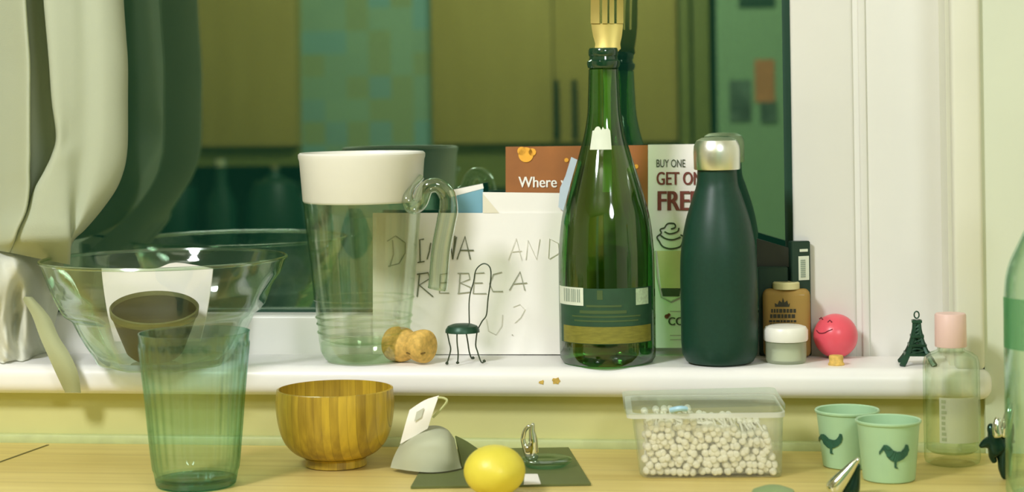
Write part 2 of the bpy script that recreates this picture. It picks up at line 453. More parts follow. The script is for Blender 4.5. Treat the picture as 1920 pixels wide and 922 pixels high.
# window wall: four pieces round the opening in one mesh
b = bbox(X0, X1, 0.025, 0.30, ZF, -0.026)
b = bbox(X0, XL, 0.025, 0.30, -0.026, ZC, bm=b)
b = bbox(XL, XR, 0.025, 0.30, ZT, ZC, bm=b)
struct('wall_back', b, MYEL)
b = bbox(XR, X1, 0.0252, 0.30, -0.026, ZC)
struct('wall_right_of_window', b, MREV).name = 'wall_window_side'
XC = on_y(1842, 400, 0.012).x
struct('trim_1', bbox(XR + 0.003, XC, 0.006, 0.0252, -.001, ZC, 0.004, 3), MREV)
b = bbox(XC, X1, 0.012, 0.0252, ZW, ZC)
struct('trim_2', b, MWALL)
# sill
XS = on_y(1862, 700, 0.0).x
b = bbox(XL, XS, 0.0, YF, -0.0275, 0.0, 0.011, 5)
sill = struct('window_sill', b, MSILL)
sill['label'] = 'white painted window sill with rounded front edge'
# chipped paint on the nose
for (cx, cy, w) in ((1043, 714, 11), (1016, 716, 6)):
    P = on_y(cx, cy, 0.0); s = mpp(P); pts = []
    for i in range(11):
        t = 2 * PI * i / 11; rr = w * s * random.uniform(0.55, 1.1)
        pts.append(P + Vector((math.cos(t) * rr, 0.0006, math.sin(t) * rr * 0.75)))
    o = link('paint_chip', slab([p + Vector((0, -0.0011, 0)) for p in pts], (0, 0.001, 0)), pm('ochre_chip', (206, 172, 84), 0.8, var=0.2, scale=300), sill)
# sealant and worktop
b = bbox(X0, X1, 0.0156, 0.0255, ZW - .004, on_y(960, 822, 0.02).z, 0.002)
struct('trim_3', b, MSEAL)
wt = link('worktop', bbox(X0 + 0.02, X1 - 0.02, -0.62, 0.0155, ZW - 0.038, ZW, 0.003), MTOP)
tag(wt, 'pale pine block worktop running under the window sill', 'worktop')
b = bbox(X0 + 0.02, X1 - 0.02, -0.58, 0.0155, ZF, ZW - 0.0385)
tag(link('base_cabinet', b, MKDOOR), 'oak base cabinet run carrying the pine worktop', 'cabinet')
# dark joint in the worktop at the far left
A, B2 = on_z(0, 866, ZW), on_z(90, 834, ZW)
dv = (B2 - A).normalized(); nn = Vector((-dv.y, dv.x, 0)) * 0.0012
b = slab([A - dv * .2 - nn + Vector((0, 0, .0004)), B2 - nn + Vector((0, 0, .0004)), B2 + nn + Vector((0, 0, .0004)), A - dv * .2 + nn + Vector((0, 0, .0004))], (0, 0, -0.001))
link('joint_line', b, pm('dark_joint', (110, 104, 52), 0.8), wt)

# window frame
win = bpy.data.objects.new('window_1', None); COL.objects.link(win); win.location = (0, YF, 0); win['kind'] = 'structure'
X2 = on_y(1598, 300, YF).x; X3 = on_y(1612, 300, YF).x; X4 = on_y(1626, 300, YF).x
b = bbox(XL, XG + .01, YF, 0.16, -0.02, ZRAIL, 0.003, 3)
b = bbox(XL, XG, YF, 0.16, ZT - 0.06, ZT, 0.003, 3, bm=b)
b = bbox(XL, XL + 0.05, YF, 0.16, ZRAIL, ZT - 0.06, 0.003, 3, bm=b)
b = bbox(XG, X2 + .002, YF, 0.16, -0.02, ZT, 0.003, 3, bm=b)
link('window_frame', b, MW, win)
b = bbox(X2, X4 + .004, YF + 0.0022, 0.16, -0.02, ZT)
b = bbox(X3, X4, YF - 0.0015, 0.16, -0.02, ZT, 0.0014, 3, bm=b)
b = bbox(X4 - .0005, XR + 0.004, YF + 0.0008, 0.16, -0.02, ZT, bm=b)
link('window_jamb', b, MW, win)
b = bbox(XL + 0.05, XG, 0.122, 0.128, ZRAIL, ZRAIL + 0.002)
XK = on_y(1470, 300, 0.125).x
b = bbox(XK, XG, 0.118, 0.128, ZRAIL + 0.002, ZT - 0.06, bm=b)
link('gasket', b, MGASK, win)
b = bbox(XL + 0.05, XG, YG, YG + 0.004, ZRAIL, ZT - 0.06)
pane = struct('window_2', b, MPANE, smooth=False); pane.name = 'window_pane'; pane['kind'] = 'structure'
pane.parent = win; pane.matrix_parent_inverse = Matrix.Translation(-win.location)

# ------------------------------------------------------------------ far side of the kitchen (mirrored in the pane)
def mx(px, yr): return on_y(px, 200, 2 * YG - yr).x
def mz(px, py, yr): return on_y(px, py, 2 * YG - yr).z
struct('floor', bbox(X0, X1, Y1, 0.3, ZF - 0.05, ZF), MFLOOR)
struct('ceiling', bbox(X0, X1, Y1, 0.3, ZC, ZC + 0.05), MCEIL)
struct('wall_left', bbox(X0 - 0.05, X0, Y1, 0.3, ZF, ZC), MCEIL)
struct('wall_right', bbox(X1, X1 + 0.05, Y1, 0.3, ZF, ZC), MCEIL)
struct('wall_front', bbox(X0, X1, Y1 - 0.05, Y1, ZF, ZC), MKWALL)
ya = -3.0
xs = [mx(p, ya) for p in (-350, 372, 556, 800, 1058, 1272)]
zb = mz(1000, 268, ya); ztop = ZC - 0.12
def wall_cabinet(x0, x1, handles, label):
    c = thing('wall_cabinet', ((x0 + x1) / 2, -3.2, zb), label, 'cabinet', 'oak wall cabinets mirrored in the window')
    link('cabinet_body', bbox(x0, x1, -3.42, ya - 0.02, zb, ztop), MKDOOR, c)
    n = len(handles)
    for i, hx in enumerate(handles):
        a = x0 + (x1 - x0) * i / n; e = x0 + (x1 - x0) * (i + 1) / n
        dr = link('door', bbox(a + 0.002, e - 0.002, ya - 0.02, ya, zb, ztop, 0.002), MKDOOR, c)
        if hx is not None:
            X = mx(hx, ya + 0.03); z0 = mz(1050, 262, ya); z1 = mz(1050, 150, ya)
            bb = tube([(X, ya + 0.03, z0), (X, ya + 0.03, z1)], 0.007)
            bb = tube([(X, ya, z0 + 0.02), (X, ya + 0.03, z0 + 0.02)], 0.005, bm=bb)
            bb = tube([(X, ya, z1 - 0.02), (X, ya + 0.03, z1 - 0.02)], 0.005, bm=bb)
            h = link('handle', bb, MKHAND, dr)
    return c
wall_cabinet(xs[0], xs[2], [None, None], 'plain oak wall cabinet mirrored beside the curtain')
wall_cabinet(xs[3] + 0.012, xs[5], [1043, 1077], 'double oak wall cabinet with dark bar handles mirrored in the pane')
struct('trim_4', bbox(xs[2], xs[3] + 0.006, ya - 0.06, ya - 0.05, -0.35, ztop), MTILE)
b = bbox(xs[0], xs[2], -3.42, ya - 0.03, mz(450, 312, ya), zb - 0.001)
b = bbox(xs[3] + 0.006, xs[5], -3.42, ya - 0.03, mz(1000, 352, ya), zb - 0.001, bm=b)
tag(link('shaded_pelmet', b, MKDOOR2), 'oak pelmet strip with shade put into its colour under the mirrored wall cabinets', 'pelmet')
struct('trim_5', bbox(X0, xs[5], -3.41, -3.32, ZF, zb - 0.01), MKDARK)  # wall below the cabinets, dark colour standing in for shade
kc = link('far_worktop', bbox(max(xs[0] - 0.3, X0 + .01), xs[2] + 0.02, -3.31, -2.72, -0.55, mz(450, 470, -2.8), 0.004), MKCOUNT)
tag(kc, 'dark worktop mirrored low down left of the jug', 'worktop')
b = bbox(mx(1276, ya), mx(1296, ya), -3.35, ya + 0.03, ZF, ZC - 0.01, 0.004)
b = bbox(mx(1300, ya), mx(1332, ya), -3.35, ya + 0.01, ZF, ZC - 0.01, 0.004, bm=b)
struct('door_1', b, MKDOOR2)
struct('trim_6', bbox(mx(1332, ya), mx(1345, ya), -3.35, -3.05, ZF, ZC - 0.01), MKDARK)
struct('wall_kitchen_end', bbox(mx(1345, ya), X1, -3.35, ya, ZF, ZC - 0.01), MKWALL)
def poster(px0, py0, px1, py1, mat, label, off=0.004, grp='pictures on the mirrored kitchen wall'):
    y = ya + off
    o = link('poster', bbox(mx(px0, y), mx(px1, y), ya + 0.0005, y, mz(1400, py1, y), mz(1400, py0, y)), mat)
    tag(o, label, 'poster', grp); return o
poster(1416, 112, 1453, 192, MKBROWN, 'brown poster mirrored in the pane near its right edge')
poster(1426, 192, 1456, 230, MKPHOTO, 'dark photo hung under the brown poster in the mirrored room', 0.006)
poster(1368, 150, 1408, 228, MKPHOTO, 'faint dark picture left of the brown poster in the mirrored room')
poster(1388, -30, 1456, 14, MKDARK, 'dark picture at the very top of the mirrored wall')
# dark things on the far worktop
zk = mz(450, 470, -2.8)
def dark_jar(px, yr, prof, label, cat, nm):
    P = Vector((mx(px, yr), yr, zk + 0.0005))
    t = thing(nm, P, label, cat)
    link('body', lathe(P, prof, 32), MBLACK, t); return t, P
t, P = dark_jar(512, -2.86, [(0, 0), (.085, 0), (.088, .02), (.075, .12), (.055, .17), (.02, .185), (.012, .2), (0, .205)], 'round black kettle mirrored above the glass bowl', 'kettle', 'kettle')
link('handle', tube(spl([P + Vector((.06, 0, .15)), P + Vector((.13, 0, .16)), P + Vector((.135, 0, .08)), P + Vector((.085, 0, .04))]), .009), MBLACK, t)
link('lid_knob', lathe(P + Vector((0, 0, .2)), [(0, 0), (.01, 0), (.014, .012), (0, .02)], 16), MCHROME, t)
t, P = dark_jar(412, -2.80, [(0, 0), (.038, 0), (.038, .12), (.016, .17), (.014, .215), (0, .215)], 'dark bottle mirrored left of the black kettle', 'bottle', 'dark_bottle')
link('cap', lathe(P + Vector((0, 0, .2155)), [(0, 0), (.016, 0), (.016, .02), (0, .02)], 16), MCHROME, t)
t, P = dark_jar(330, -2.92, [(0, 0), (.05, 0), (.05, .15), (.045, .16), (0, .16)], 'dark storage jar mirrored beside the curtain', 'jar', 'storage_jar')
link('lid', lathe(P + Vector((0, 0, .1605)), [(0, 0), (.047, 0), (.047, .015), (0, .018)], 24), MKHAND, t)

# ------------------------------------------------------------------ curtain
rows_py = [-1400, -700, -300, -60, 0, 60, 120, 190, 255, 290, 320, 355, 395, 430, 455, 482]
c2 = [30, 38, 44, 47, 49, 53, 57, 57, 57, 57, 56, 56, 50, 35, 27, 18]
c4 = [60, 68, 74, 78, 81, 86, 91, 96, 104, 96, 82, 64, 52, 37, 29, 21]
c5 = [118, 122, 126, 128, 130, 132, 133, 134, 130, 124, 121, 120, 121, 124, 126, 124]
c6 = [226, 227, 228, 230, 232, 236, 240, 240, 240, 238, 232, 218, 190, 160, 136, 129]
net = []
for i, py in enumerate(rows_py):
    dx = c6[i] - c5[i]
    cols = [(-640, .04), (-590, -.01), (-530, .045), (-470, -.01), (-410, .045), (-350, -.012), (-290, .045), (-220, -.01), (-160, .04), (-70, .005), (-25, .03), (c2[i] - 34, .0), (c2[i] - 4, -.026), (c2[i], -.004), (c2[i] + 1, .026), ((c2[i] + c4[i]) / 2, .034), (c4[i] - 1, .028),
            (c4[i] + 1, .0), (c4[i] + 5, -.020), (c5[i], -.014 - .004 * (i > 8)), (c5[i] + dx * .28, -.006), (c5[i] + dx * .55, -.006), (c5[i] + dx * .8, .002), (c6[i] - 3, .014), (c6[i], .026), (c6[i] - 4, .045), (c6[i] - 14, .066)]
    net.append([on_y(px, py + (14 * (px - 60) / 70 if i == 15 and px > -60 else -20 if i == 15 else 0), y + (.034 if i == 15 else .006 if i == 14 else 0)) for px, y in cols])
cur = thing('curtain', on_y(80, 200, 0.03), 'cream cotton curtain hanging in folds at the left of the window', 'curtain')
link('curtain_panel', grid(refine(net, 5)), MCLOTH, cur, split=180)
zr = on_y(200, -1400, .03).z
tag(link('curtain_rail', tube([(-1.25, .03, zr + .045), (XR, .03, zr + .045)], .010, 12), MWHITEPL), 'white curtain rail above the window', 'curtain rail')
# gathered lower part, tucked and lying on the sill
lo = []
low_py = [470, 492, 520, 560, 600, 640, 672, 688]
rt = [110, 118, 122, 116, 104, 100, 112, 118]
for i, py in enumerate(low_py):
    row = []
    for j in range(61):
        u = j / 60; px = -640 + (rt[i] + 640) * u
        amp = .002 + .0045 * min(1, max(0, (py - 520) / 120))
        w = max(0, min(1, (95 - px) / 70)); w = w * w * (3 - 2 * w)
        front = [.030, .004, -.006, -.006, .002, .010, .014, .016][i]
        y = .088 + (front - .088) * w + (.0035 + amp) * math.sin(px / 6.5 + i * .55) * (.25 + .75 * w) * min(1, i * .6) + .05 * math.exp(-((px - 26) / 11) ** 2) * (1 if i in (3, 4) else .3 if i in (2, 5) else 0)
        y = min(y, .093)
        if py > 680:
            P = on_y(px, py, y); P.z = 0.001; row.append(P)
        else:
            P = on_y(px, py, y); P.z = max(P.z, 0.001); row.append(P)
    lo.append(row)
link('gathered_hem', grid(refine(lo, 4)), cloth_mat('lit_hem_cotton', (240, 241, 226)), cur, split=180)  # lighter copy of the curtain cloth, light on the hem put into the colour

net = [[on_y(px + dx, py, y - .004 * math.sin(k)) for k, dx in enumerate((0, w_ * .35, w_ * .7, w_))] for px, py, w_, y in ((40, 556, 20, .022), (60, 592, 32, .010), (74, 630, 36, -.004), (88, 662, 42, -.014), (104, 698, 42, -.016), (122, 736, 30, -.010))]
link('tie_end', grid(refine(net, 4), .0012), cloth_mat('shaded_cotton', (196, 200, 156)), cur, split=80)  # hanging cloth tail, the shade on it put into the olive tone

# ------------------------------------------------------------------ leaflet and envelope leaning on the window
YL, KL = 0.0855, 0.19
YE, KE = 0.0815, 0.19
def Lp(px, py, off=0.0): return on_lean(px, py, YL - off, KL)
def Ep(px, py, off=0.0): return on_lean(px, py, YE - off, KE)
nL = Vector((0, 1, -KL)).normalized()
lf = thing('advert_leaflet', Lp(1130, 500), 'rust and white coffee offer leaflet standing behind the green wine bottle', 'leaflet')
link('white_panel', slab([Lp(1215, 271), Lp(1312, 270), Lp(1312, 652), Lp(1215, 652)], nL * .0006), MPAPER, lf, smooth=False)
link('rust_panel', slab([Lp(948, 275), Lp(1214.5, 272), Lp(1214.5, 652), Lp(948, 650)], nL * .0006), MRUST, lf, smooth=False)
def dots(pts, r, plane, off=.0009, n=20):
    bm = None
    for (px, py, rr) in pts:
        P = plane(px, py, off); s = mpp(P)
        poly = [plane(px + rr * math.cos(2 * PI * k / n), py + rr * math.sin(2 * PI * k / n), off) for k in range(n)]
        bm = slab(poly, nL * .0004, bm)
    return bm
for dd in ([(986, 290, 14), (998, 285, 7), (978, 283, 8)], [(1184, 317, 7), (1193, 312, 4)], [(1062, 300, 4)]):
    link('orange_blob', dots(dd, 1, Lp), MORANGE, lf, smooth=False)
def write_on(plane, s, px, py, hpx, mat, parent, name, sx=1.0, off=.0009):
    P = plane(px, py, off); s_m = mpp(P)
    xd = plane(px + 50, py, off) - P; zd = plane(px, py - 50, off) - P
    return link(name, text_bm(s, hpx * s_m / 0.72, P, xd, zd, sx, .0002), mat, parent, smooth=False)
for k in (0, .9): write_on(Lp, 'Where y', 972 + k, 351, 21, MPAPER, lf, 'lettering', .86, .0009 + k * .0001)
def bold(plane, s, px, py, h, mat, nm, sx):
    for o in (0, .7, 1.4): pass
    return write_on(plane, s, px, py, h, mat, lf, nm, sx)
write_on(Lp, 'BUY ONE', 1230, 313, 15, MINK, lf, 'lettering', .62)
for k in (0, 1.2): write_on(Lp, 'GET ONE', 1230 + k, 346, 25, MDRED, lf, 'lettering', .67, .0009 + k * .0001)
for k in (0, 1.6, 3.2): write_on(Lp, 'FREE', 1230 + k, 394, 38, MDRED, lf, 'lettering', .74, .0009 + k * .0001)
for k in (0, 1.0): write_on(Lp, 'CO', 1252 + k, 609, 15, MINK, lf, 'lettering', .95, .0009 + k * .0001)
link('red_bean', dots([(1250, 593, 4), (1254, 590, 3)], 1, Lp, .0012), MDRED, lf, smooth=False)
# printed coffee glass and cream swirl
link('printed_latte', slab([Lp(1232, 470, .0009), Lp(1282, 470, .0009), Lp(1276, 540, .0009), Lp(1240, 540, .0009)], nL * .0004), MLATTE, lf, smooth=False)
link('printed_coffee', slab([Lp(1239.5, 541, .0009), Lp(1276, 541, .0009), Lp(1274, 555, .0009), Lp(1243, 555, .0009)], nL * .0004), MINK, lf, smooth=False)
bm = None
for path in ([(1229, 470), (1232, 520), (1240, 556), (1258, 565), (1276, 556)], ):
    bm = tube([Lp(x, y, .001) for x, y in path], .0009, 6, bm)
link('printed_glass_outline', bm, MGREYP, lf)
bm = None
for path in ([(1236, 452), (1243, 462), (1258, 466), (1275, 462), (1280, 452)], [(1238, 440), (1248, 447), (1262, 449), (1276, 444)], [(1236, 452), (1232, 444), (1240, 437), (1238, 430), (1246, 427)], [(1246, 434), (1256, 438), (1270, 434), (1273, 427)],
             [(1246, 427), (1252, 419), (1264, 419), (1266, 426), (1258, 429)], [(1280, 452), (1284, 445), (1276, 440)]):
    bm = tube(spl([Lp(x, y, .001) for x, y in path], 4), .0007, 6, bm)
link('printed_cream_swirl', bm, MINK, lf)
bm = None
for y, w in ((583, 30), (628, 34), (636, 34)):
    link('small_print', tube([Lp(1256, y, .0009), Lp(1256 + w, y, .0009)], .0003, 5), MGREYP, lf)

env = thing('envelope', Ep(880, 600), 'white opened envelope with pencilled names behind the corks and wire cage', 'envelope')
link('envelope_front', slab([Ep(699, 399), Ep(934, 399), Ep(1066, 399), Ep(1052, 664), Ep(699, 664)], nL * .001), MPAPER, env, smooth=False)
link('envelope_flap', slab([Ep(905, 360, -.0014), Ep(1072, 362, -.0014), Ep(1068, 420, -.0014), Ep(905, 420, -.0014)], nL * .0006), MPAPER, env, smooth=False)
link('folded_corner', slab([Ep(905.5, 399, .0006), Ep(936, 399, .0006), Ep(905.5, 363, .0004)], nL * .0005), MPAPER2, env, smooth=False)
strokes_dark = [
    [(795, 448), (787, 449), (788, 490), (783, 492), (796, 490)], [(801, 486), (805, 472), (808, 455)],
    [(853, 442), (849, 486), (846, 466)], [(849, 486), (856, 444)], [(857, 486), (872, 443), (882, 486)], [(862, 469), (888, 469)],
    [(782, 556), (787, 512)], [(782, 514), (803, 511), (806, 522), (786, 534), (812, 556)],
]
strokes_mid = [
    [(736, 450), (738, 476), (731, 500)], [(726, 452), (742, 442), (760, 455), (760, 474), (748, 494), (728, 499)],
    [(842, 512), (826, 514), (824, 549), (842, 549)], [(826, 530), (840, 529)],
    [(863, 512), (860, 550)], [(858, 512), (879, 512), (881, 523), (863, 530), (882, 538), (882, 547), (858, 550)],
    [(908, 511), (890, 512), (887, 550), (912, 550)], [(889, 530), (905, 530)],
    [(941, 510), (925, 514), (918, 532), (924, 546), (943, 546)],
    [(955, 544), (975, 509), (984, 544)], [(962, 532), (988, 530)],
    [(960, 627), (961, 628)],
]
strokes_faint = [
    [(953, 487), (968, 447), (978, 487)], [(958, 472), (978, 470)], [(986, 487), (990, 450), (1006, 486), (1012, 448)],
    [(1028, 484), (1030, 447), (1046, 455), (1048, 474), (1030, 485)],
    [(912, 598), (916, 620), (930, 627), (941, 610), (942, 590)], [(962, 575), (975, 570), (984, 580), (976, 595), (965, 605)],
]
for nm, st, mt, r in (('pencil_writing', strokes_dark, MPENCIL, .00065), ('pencil_writing', strokes_mid, pm('soft_pencil', (168, 170, 148), .8), .00055), ('faint_writing', strokes_faint, MPENCIL2, .0004)):
    for sstr in st:
        link(nm, tube([Ep(x, y, .0011) for x, y in sstr], r, 6), mt, env)
# blue card poking out of the envelope, torn blue paper beside the bottle
cb = thing('blue_card', Ep(880, 380), 'pale blue card with white edge poking up behind the envelope left of the leaflet', 'card')
link('card_face', slab([Ep(846, 368, -.0035), Ep(906, 352, -.0035), Ep(907, 420, -.0035), Ep(846, 420, -.0035)], nL * .0006), MBLUE, cb, smooth=False)
link('white_edge', slab([Ep(842, 357, -.003), Ep(905, 344, -.003), Ep(907, 353, -.003), Ep(846, 369, -.003)], nL * .0008), MPAPER, cb, smooth=False)
o = link('paper_strip', slab([Ep(1060, 330, .003), Ep(1071, 294, .003), Ep(1090, 303, .003), Ep(1078, 350, .003), Ep(1062, 400, .003), Ep(1047, 388, .003), Ep(1050, 352, .003)], nL * .0008), MPBLUE)
tag(o, 'torn ice blue paper strip sticking up left of the wine bottle', 'paper')

# ------------------------------------------------------------------ objects turned on a lathe
def base(px, py, z=0.0):
    P = on_z(px, py, z); return P, mpp(P)
def prof_px(pts, y0, s):            # (half width px, py) -> (r, z)
    return [(hw * s, (y0 - y) * s) for hw, y in pts]
def spl2(p, k=5):
    return [(v.x, v.y) for v in spl([(a, b_, 0) for a, b_ in p], k)]

# wine bottle
P, s = base(1140, 678)
t = thing('wine_bottle', P, 'empty green sparkling wine bottle with a dark label, standing on the sill', 'bottle')
out = prof_px([(0, 678), (70, 678), (84, 676), (89, 668), (90, 655), (90, 500), (88, 455), (82, 405), (70, 360), (59, 322), (46, 280), (38, 250), (32, 215), (30, 180), (28, 130)], 678, s)
out = out[:4] + spl2(out[4:], 6)
link('bottle_glass', lathe(P, out + [(26 * s, (678 - 128) * s), (22 * s, (678 - 100) * s)], 72), MBOTTLE, t)
link('bottle_lip', lathe(P, prof_px([(22, 128), (29, 127), (31, 121), (31, 115), (27, 112), (26, 106), (28, 103), (28, 94), (26, 90), (21, 90), (20, 96), (20, 110)], 678, s), 48), MBOTLIP, t)
rl = 90.6 * s
def band(P, r, pz0, pz1, a0, a1, y0, s, n=40, th=.0):
    return lathe(P, [(r, (y0 - pz1) * s), (r, (y0 - pz0) * s)], n, arc=(a0, a1))
def ang(hx, r):                      # angle on a cylinder facing the camera at offset hx px (r in px)
    base_a = math.atan2(CAM.y - P.y, CAM.x - P.x)
    return base_a + math.asin(max(-1, min(1, hx / r)))
lb = link('label', band(P, rl, 532, 634, ang(-85, 90), ang(82, 90), 678, s), MLABEL, t)
link('gold_band', band(P, rl + .0003, 602, 633, ang(-80, 90), ang(79, 90), 678, s), MGOLD, lb)
def child2(o): return o
child2(link('barcode', band(P, rl + .0003, 531, 564, ang(-87, 90), ang(-43, 90), 678, s), MSTICK, lb))
bm = None
for k in range(9):
    h = -78 + k * 3.4; bm = merge(bm, band(P, rl + .0006, 534, 558, ang(h, 90), ang(h + (1.8 if k % 3 else 1.0), 90), 678, s, 2))
child2(link('barcode_lines', bm, MBAR, lb))
child2(link('small_sticker', band(P, rl + .0003, 534, 564, ang(52, 90), ang(75, 90), 678, s), pm('pale_green_sticker', (190, 214, 180), .6, var=.15, scale=400), lb))
bm = None
for (y0_, y1_, h0, h1) in ((535, 552, -18, -8), (562, 566, -38, 26), (572, 578, -50, 35), (582, 585, -64, 60), (590, 593, -60, 56)):
    bm = merge(bm, band(P, rl + .0003, y0_, y1_, ang(h0, 90), ang(h1, 90), 678, s, 16))
child2(link('label_text', bm, MGOLDTXT, lb))
# torn white sticker on the neck
r0_, r1_ = 41.5 * s, 33.5 * s
bm = bmesh.new(); tmp = []
for i in range(13):
    h = -26 + 38 * i / 12; a = ang(h, 44)
    ztop_ = (678 - (240 + (random.uniform(-5, 5) if 0 < i < 12 else 4))) * s
    row = []
    for q in range(5):
        z = (678 - 279) * s * (1 - q / 4) + ztop_ * q / 4
        pyq = 678 - z / s
        rr = (46 + (37 - 46) * (280 - pyq) / 35.0) * s + .0006
        row.append(P + Vector((math.cos(a) * rr, math.sin(a) * rr, z)))
    tmp.append(row)
bm.free(); link('torn_sticker', grid(tmp), MSTICK, t)
PB, sB = P.copy(), s

# fork standing handle-down in the bottle neck
yb = PB.y
FP = lambda px, py, dy=0: on_y(px, py, yb + dy)
fk = thing('fork', FP(1139, 90), 'warm silver fork standing tines up in the mouth of the wine bottle', 'fork')
left = [(1115, 92), (1116, 82), (1112, 68), (1109, 50), (1108, 30), (1110, 8), (1112, -20), (1113, -55)]
right = [(1164, 92), (1163, 82), (1166, 68), (1168, 50), (1168, 30), (1168, 8), (1166, -20), (1165, -55)]
def fork_y(py): return -.002 + .004 * math.cos((py - 40) / 45.0)
bm = None
rows = []
for i in range(5):
    (lx, ly), (rx, ry) = left[i], right[i]
    if ly < 45: break
    rows.append([FP(lx + (rx - lx) * u / 8, ly, fork_y(ly) + .003 * ((u - 4) / 4) ** 2) for u in range(9)])
lx, ly, rx = 1108.6, 44, 1168
rows.append([FP(lx + (rx - lx) * u / 8, 44, fork_y(44) + .003 * ((u - 4) / 4) ** 2) for u in range(9)])
bm = grid(rows, .0014)
tin = [(1108.6, 1125), (1129.5, 1139), (1142.5, 1151.5), (1156, 1168)]
for k, (a_, b_) in enumerate(tin):
    rr = []
    for q in range(9):
        py = 44 - q * 12; sh = 0 if q == 0 else 0
        nar = max(0, q - 3) * .25
        rr.append([FP(a_ + nar + (b_ - a_ - 2 * nar) * u / 2, py, fork_y(py) + .003 * (((a_ + (b_ - a_) * u / 2) - 1138) / 30) ** 2) for u in range(3)])
    bm = grid(rr, .0014, bm)
link('fork_head', bm, MFORK, fk)
bm = grid([[FP(1139 + w * (u - 2) / 2, py, .0) for u in range(5)] for py, w in ((92, 24), (102, 16), (125, 9), (170, 6), (260, 7), (360, 9))], .0016)
link('fork_handle', bm, MFORK, fk)

# black insulated flask
P, s = base(1350, 680)
t = thing('insulated_flask', P, 'matt black insulated drinking flask with a steel cap right of the wine bottle', 'flask')
pr = prof_px([(72, 640), (72, 560), (72, 505), (69, 460), (60, 412), (47, 370), (39, 345), (37, 318)], 680, s)
pr = prof_px([(0, 680), (52, 680), (63, 675), (70, 662)], 680, s) + spl2(pr, 6)
link('flask_body', lathe(P, pr + [(0, (680 - 317) * s)], 72), MBLACK, t)
cap = prof_px([(0, 317.5), (42.5, 317.5), (43.5, 315), (44, 285), (43, 273), (38, 263), (28, 258), (0, 256)], 680, s)
link('flask_cap', lathe(P + Vector((0, 0, 0)), cap, 64), MSTEEL, t)

# jug
P, s = base(684, 676)
t = thing('glass_jug', P, 'clear glass water jug with a white lid standing on the sill before the envelope', 'jug')
pr = prof_px([(0, 675), (60, 675), (74, 670), (82, 655), (85, 635), (86, 615), (89, 590), (93, 560), (99, 500), (105, 440), (110, 385), (112, 375)], 676, s)
inner = prof_px([(110, 375), (108, 385), (103, 440), (97, 500), (91, 560), (87, 590), (84, 615), (82, 632), (60, 640), (0, 642)], 676, s)
link('jug_glass', lathe(P, pr + inner, 72), MPITCH, t)
bm = None
for yy, hw in ((558, 93.6), (592, 89.6), (604, 88), (620, 86.8)):
    pts = [P + Vector((math.cos(2 * PI * k / 64) * hw * s, math.sin(2 * PI * k / 64) * hw * s, (676 - yy) * s)) for k in range(64)]
    bm = tube(pts, .0009, 6, bm, closed=True)
link('base_ring', bm, MPITCH, t)
lid = prof_px([(0, 378), (109, 378), (111.5, 374), (117, 300), (119, 294), (119, 288), (116, 285), (112, 285.5), (110, 292), (104, 296), (0, 296)], 676, s)
link('jug_base', lathe(P + Vector((0, 0, .0006)), prof_px([(0, 675), (70, 674), (79, 662), (82, 642), (0, 640)], 676, s), 56), thin_glass('thick_glass_base', (.93, .965, .90), (.72, .84, .68), .06, .3, .03, 2.0), t)
link('jug_lid', lathe(P, lid, 72), MCREAMPL, t)
# handle: thick loop and free hanging bar, on the right, a little towards the camera
hy = P.y - .030
Hp = lambda px, py, dy=0.0: on_y(px, py, hy + dy)
pts = spl([Hp(790, 332, .02), Hp(772, 350, .01), Hp(764, 372), Hp(772, 388), Hp(788, 380, -.004), Hp(800, 352, -.006), Hp(822, 348, -.004), Hp(838, 366), Hp(841, 392), Hp(836, 420), Hp(827, 470), Hp(822, 528), Hp(820, 542)], 6)
rad = [(.0032 + .0035 * min(1, i / 20) + .0022 * min(1, max(0, (i - 36) / 12))) for i in range(len(pts))]
link('jug_handle', tube(pts, rad, 14), MHAND, t)

# big flared glass bowl with eight-sided body
PBW = on_z(297, 690, 0); PBW = Vector((PBW.x, 0.006, 0.0005)); s = mpp(PBW)
t = thing('glass_bowl', PBW, 'large clear flared glass bowl on the left of the sill', 'bowl')
fac = lambda n, w0: (lambda th, r, z: r * (1 - w0 * max(0, min(1, (0.085 - z) / .02)) * (1 - math.cos(PI / n) / math.cos(((th + .3) % (2 * PI / n)) - PI / n))))
pr = prof_px([(0, 690), (112, 690), (122, 687), (127, 682)], 690, s) + spl2(prof_px([(134, 668), (152, 640), (165, 615), (172, 602), (186, 592), (198, 572), (210, 545), (219, 520), (226, 500), (229, 492)], 690, s), 4)
inn = spl2(prof_px([(225, 492), (222, 502), (215, 521), (205, 546), (193, 571), (182, 586), (168, 598), (160, 614), (147, 638), (128, 666)], 690, s), 4) + prof_px([(116, 676), (0, 678)], 690, s)
link('bowl_glass', lathe(PBW, pr + inn, 80, fac(8, 1.0)), MBOWLG, t)
bm = tube([PBW + Vector((math.cos(2 * PI * k / 80) * 228 * s, math.sin(2 * PI * k / 80) * 228 * s, 198 * s)) for k in range(80)], .0016, 8, closed=True)
link('bowl_rim', bm, MRIM, t)
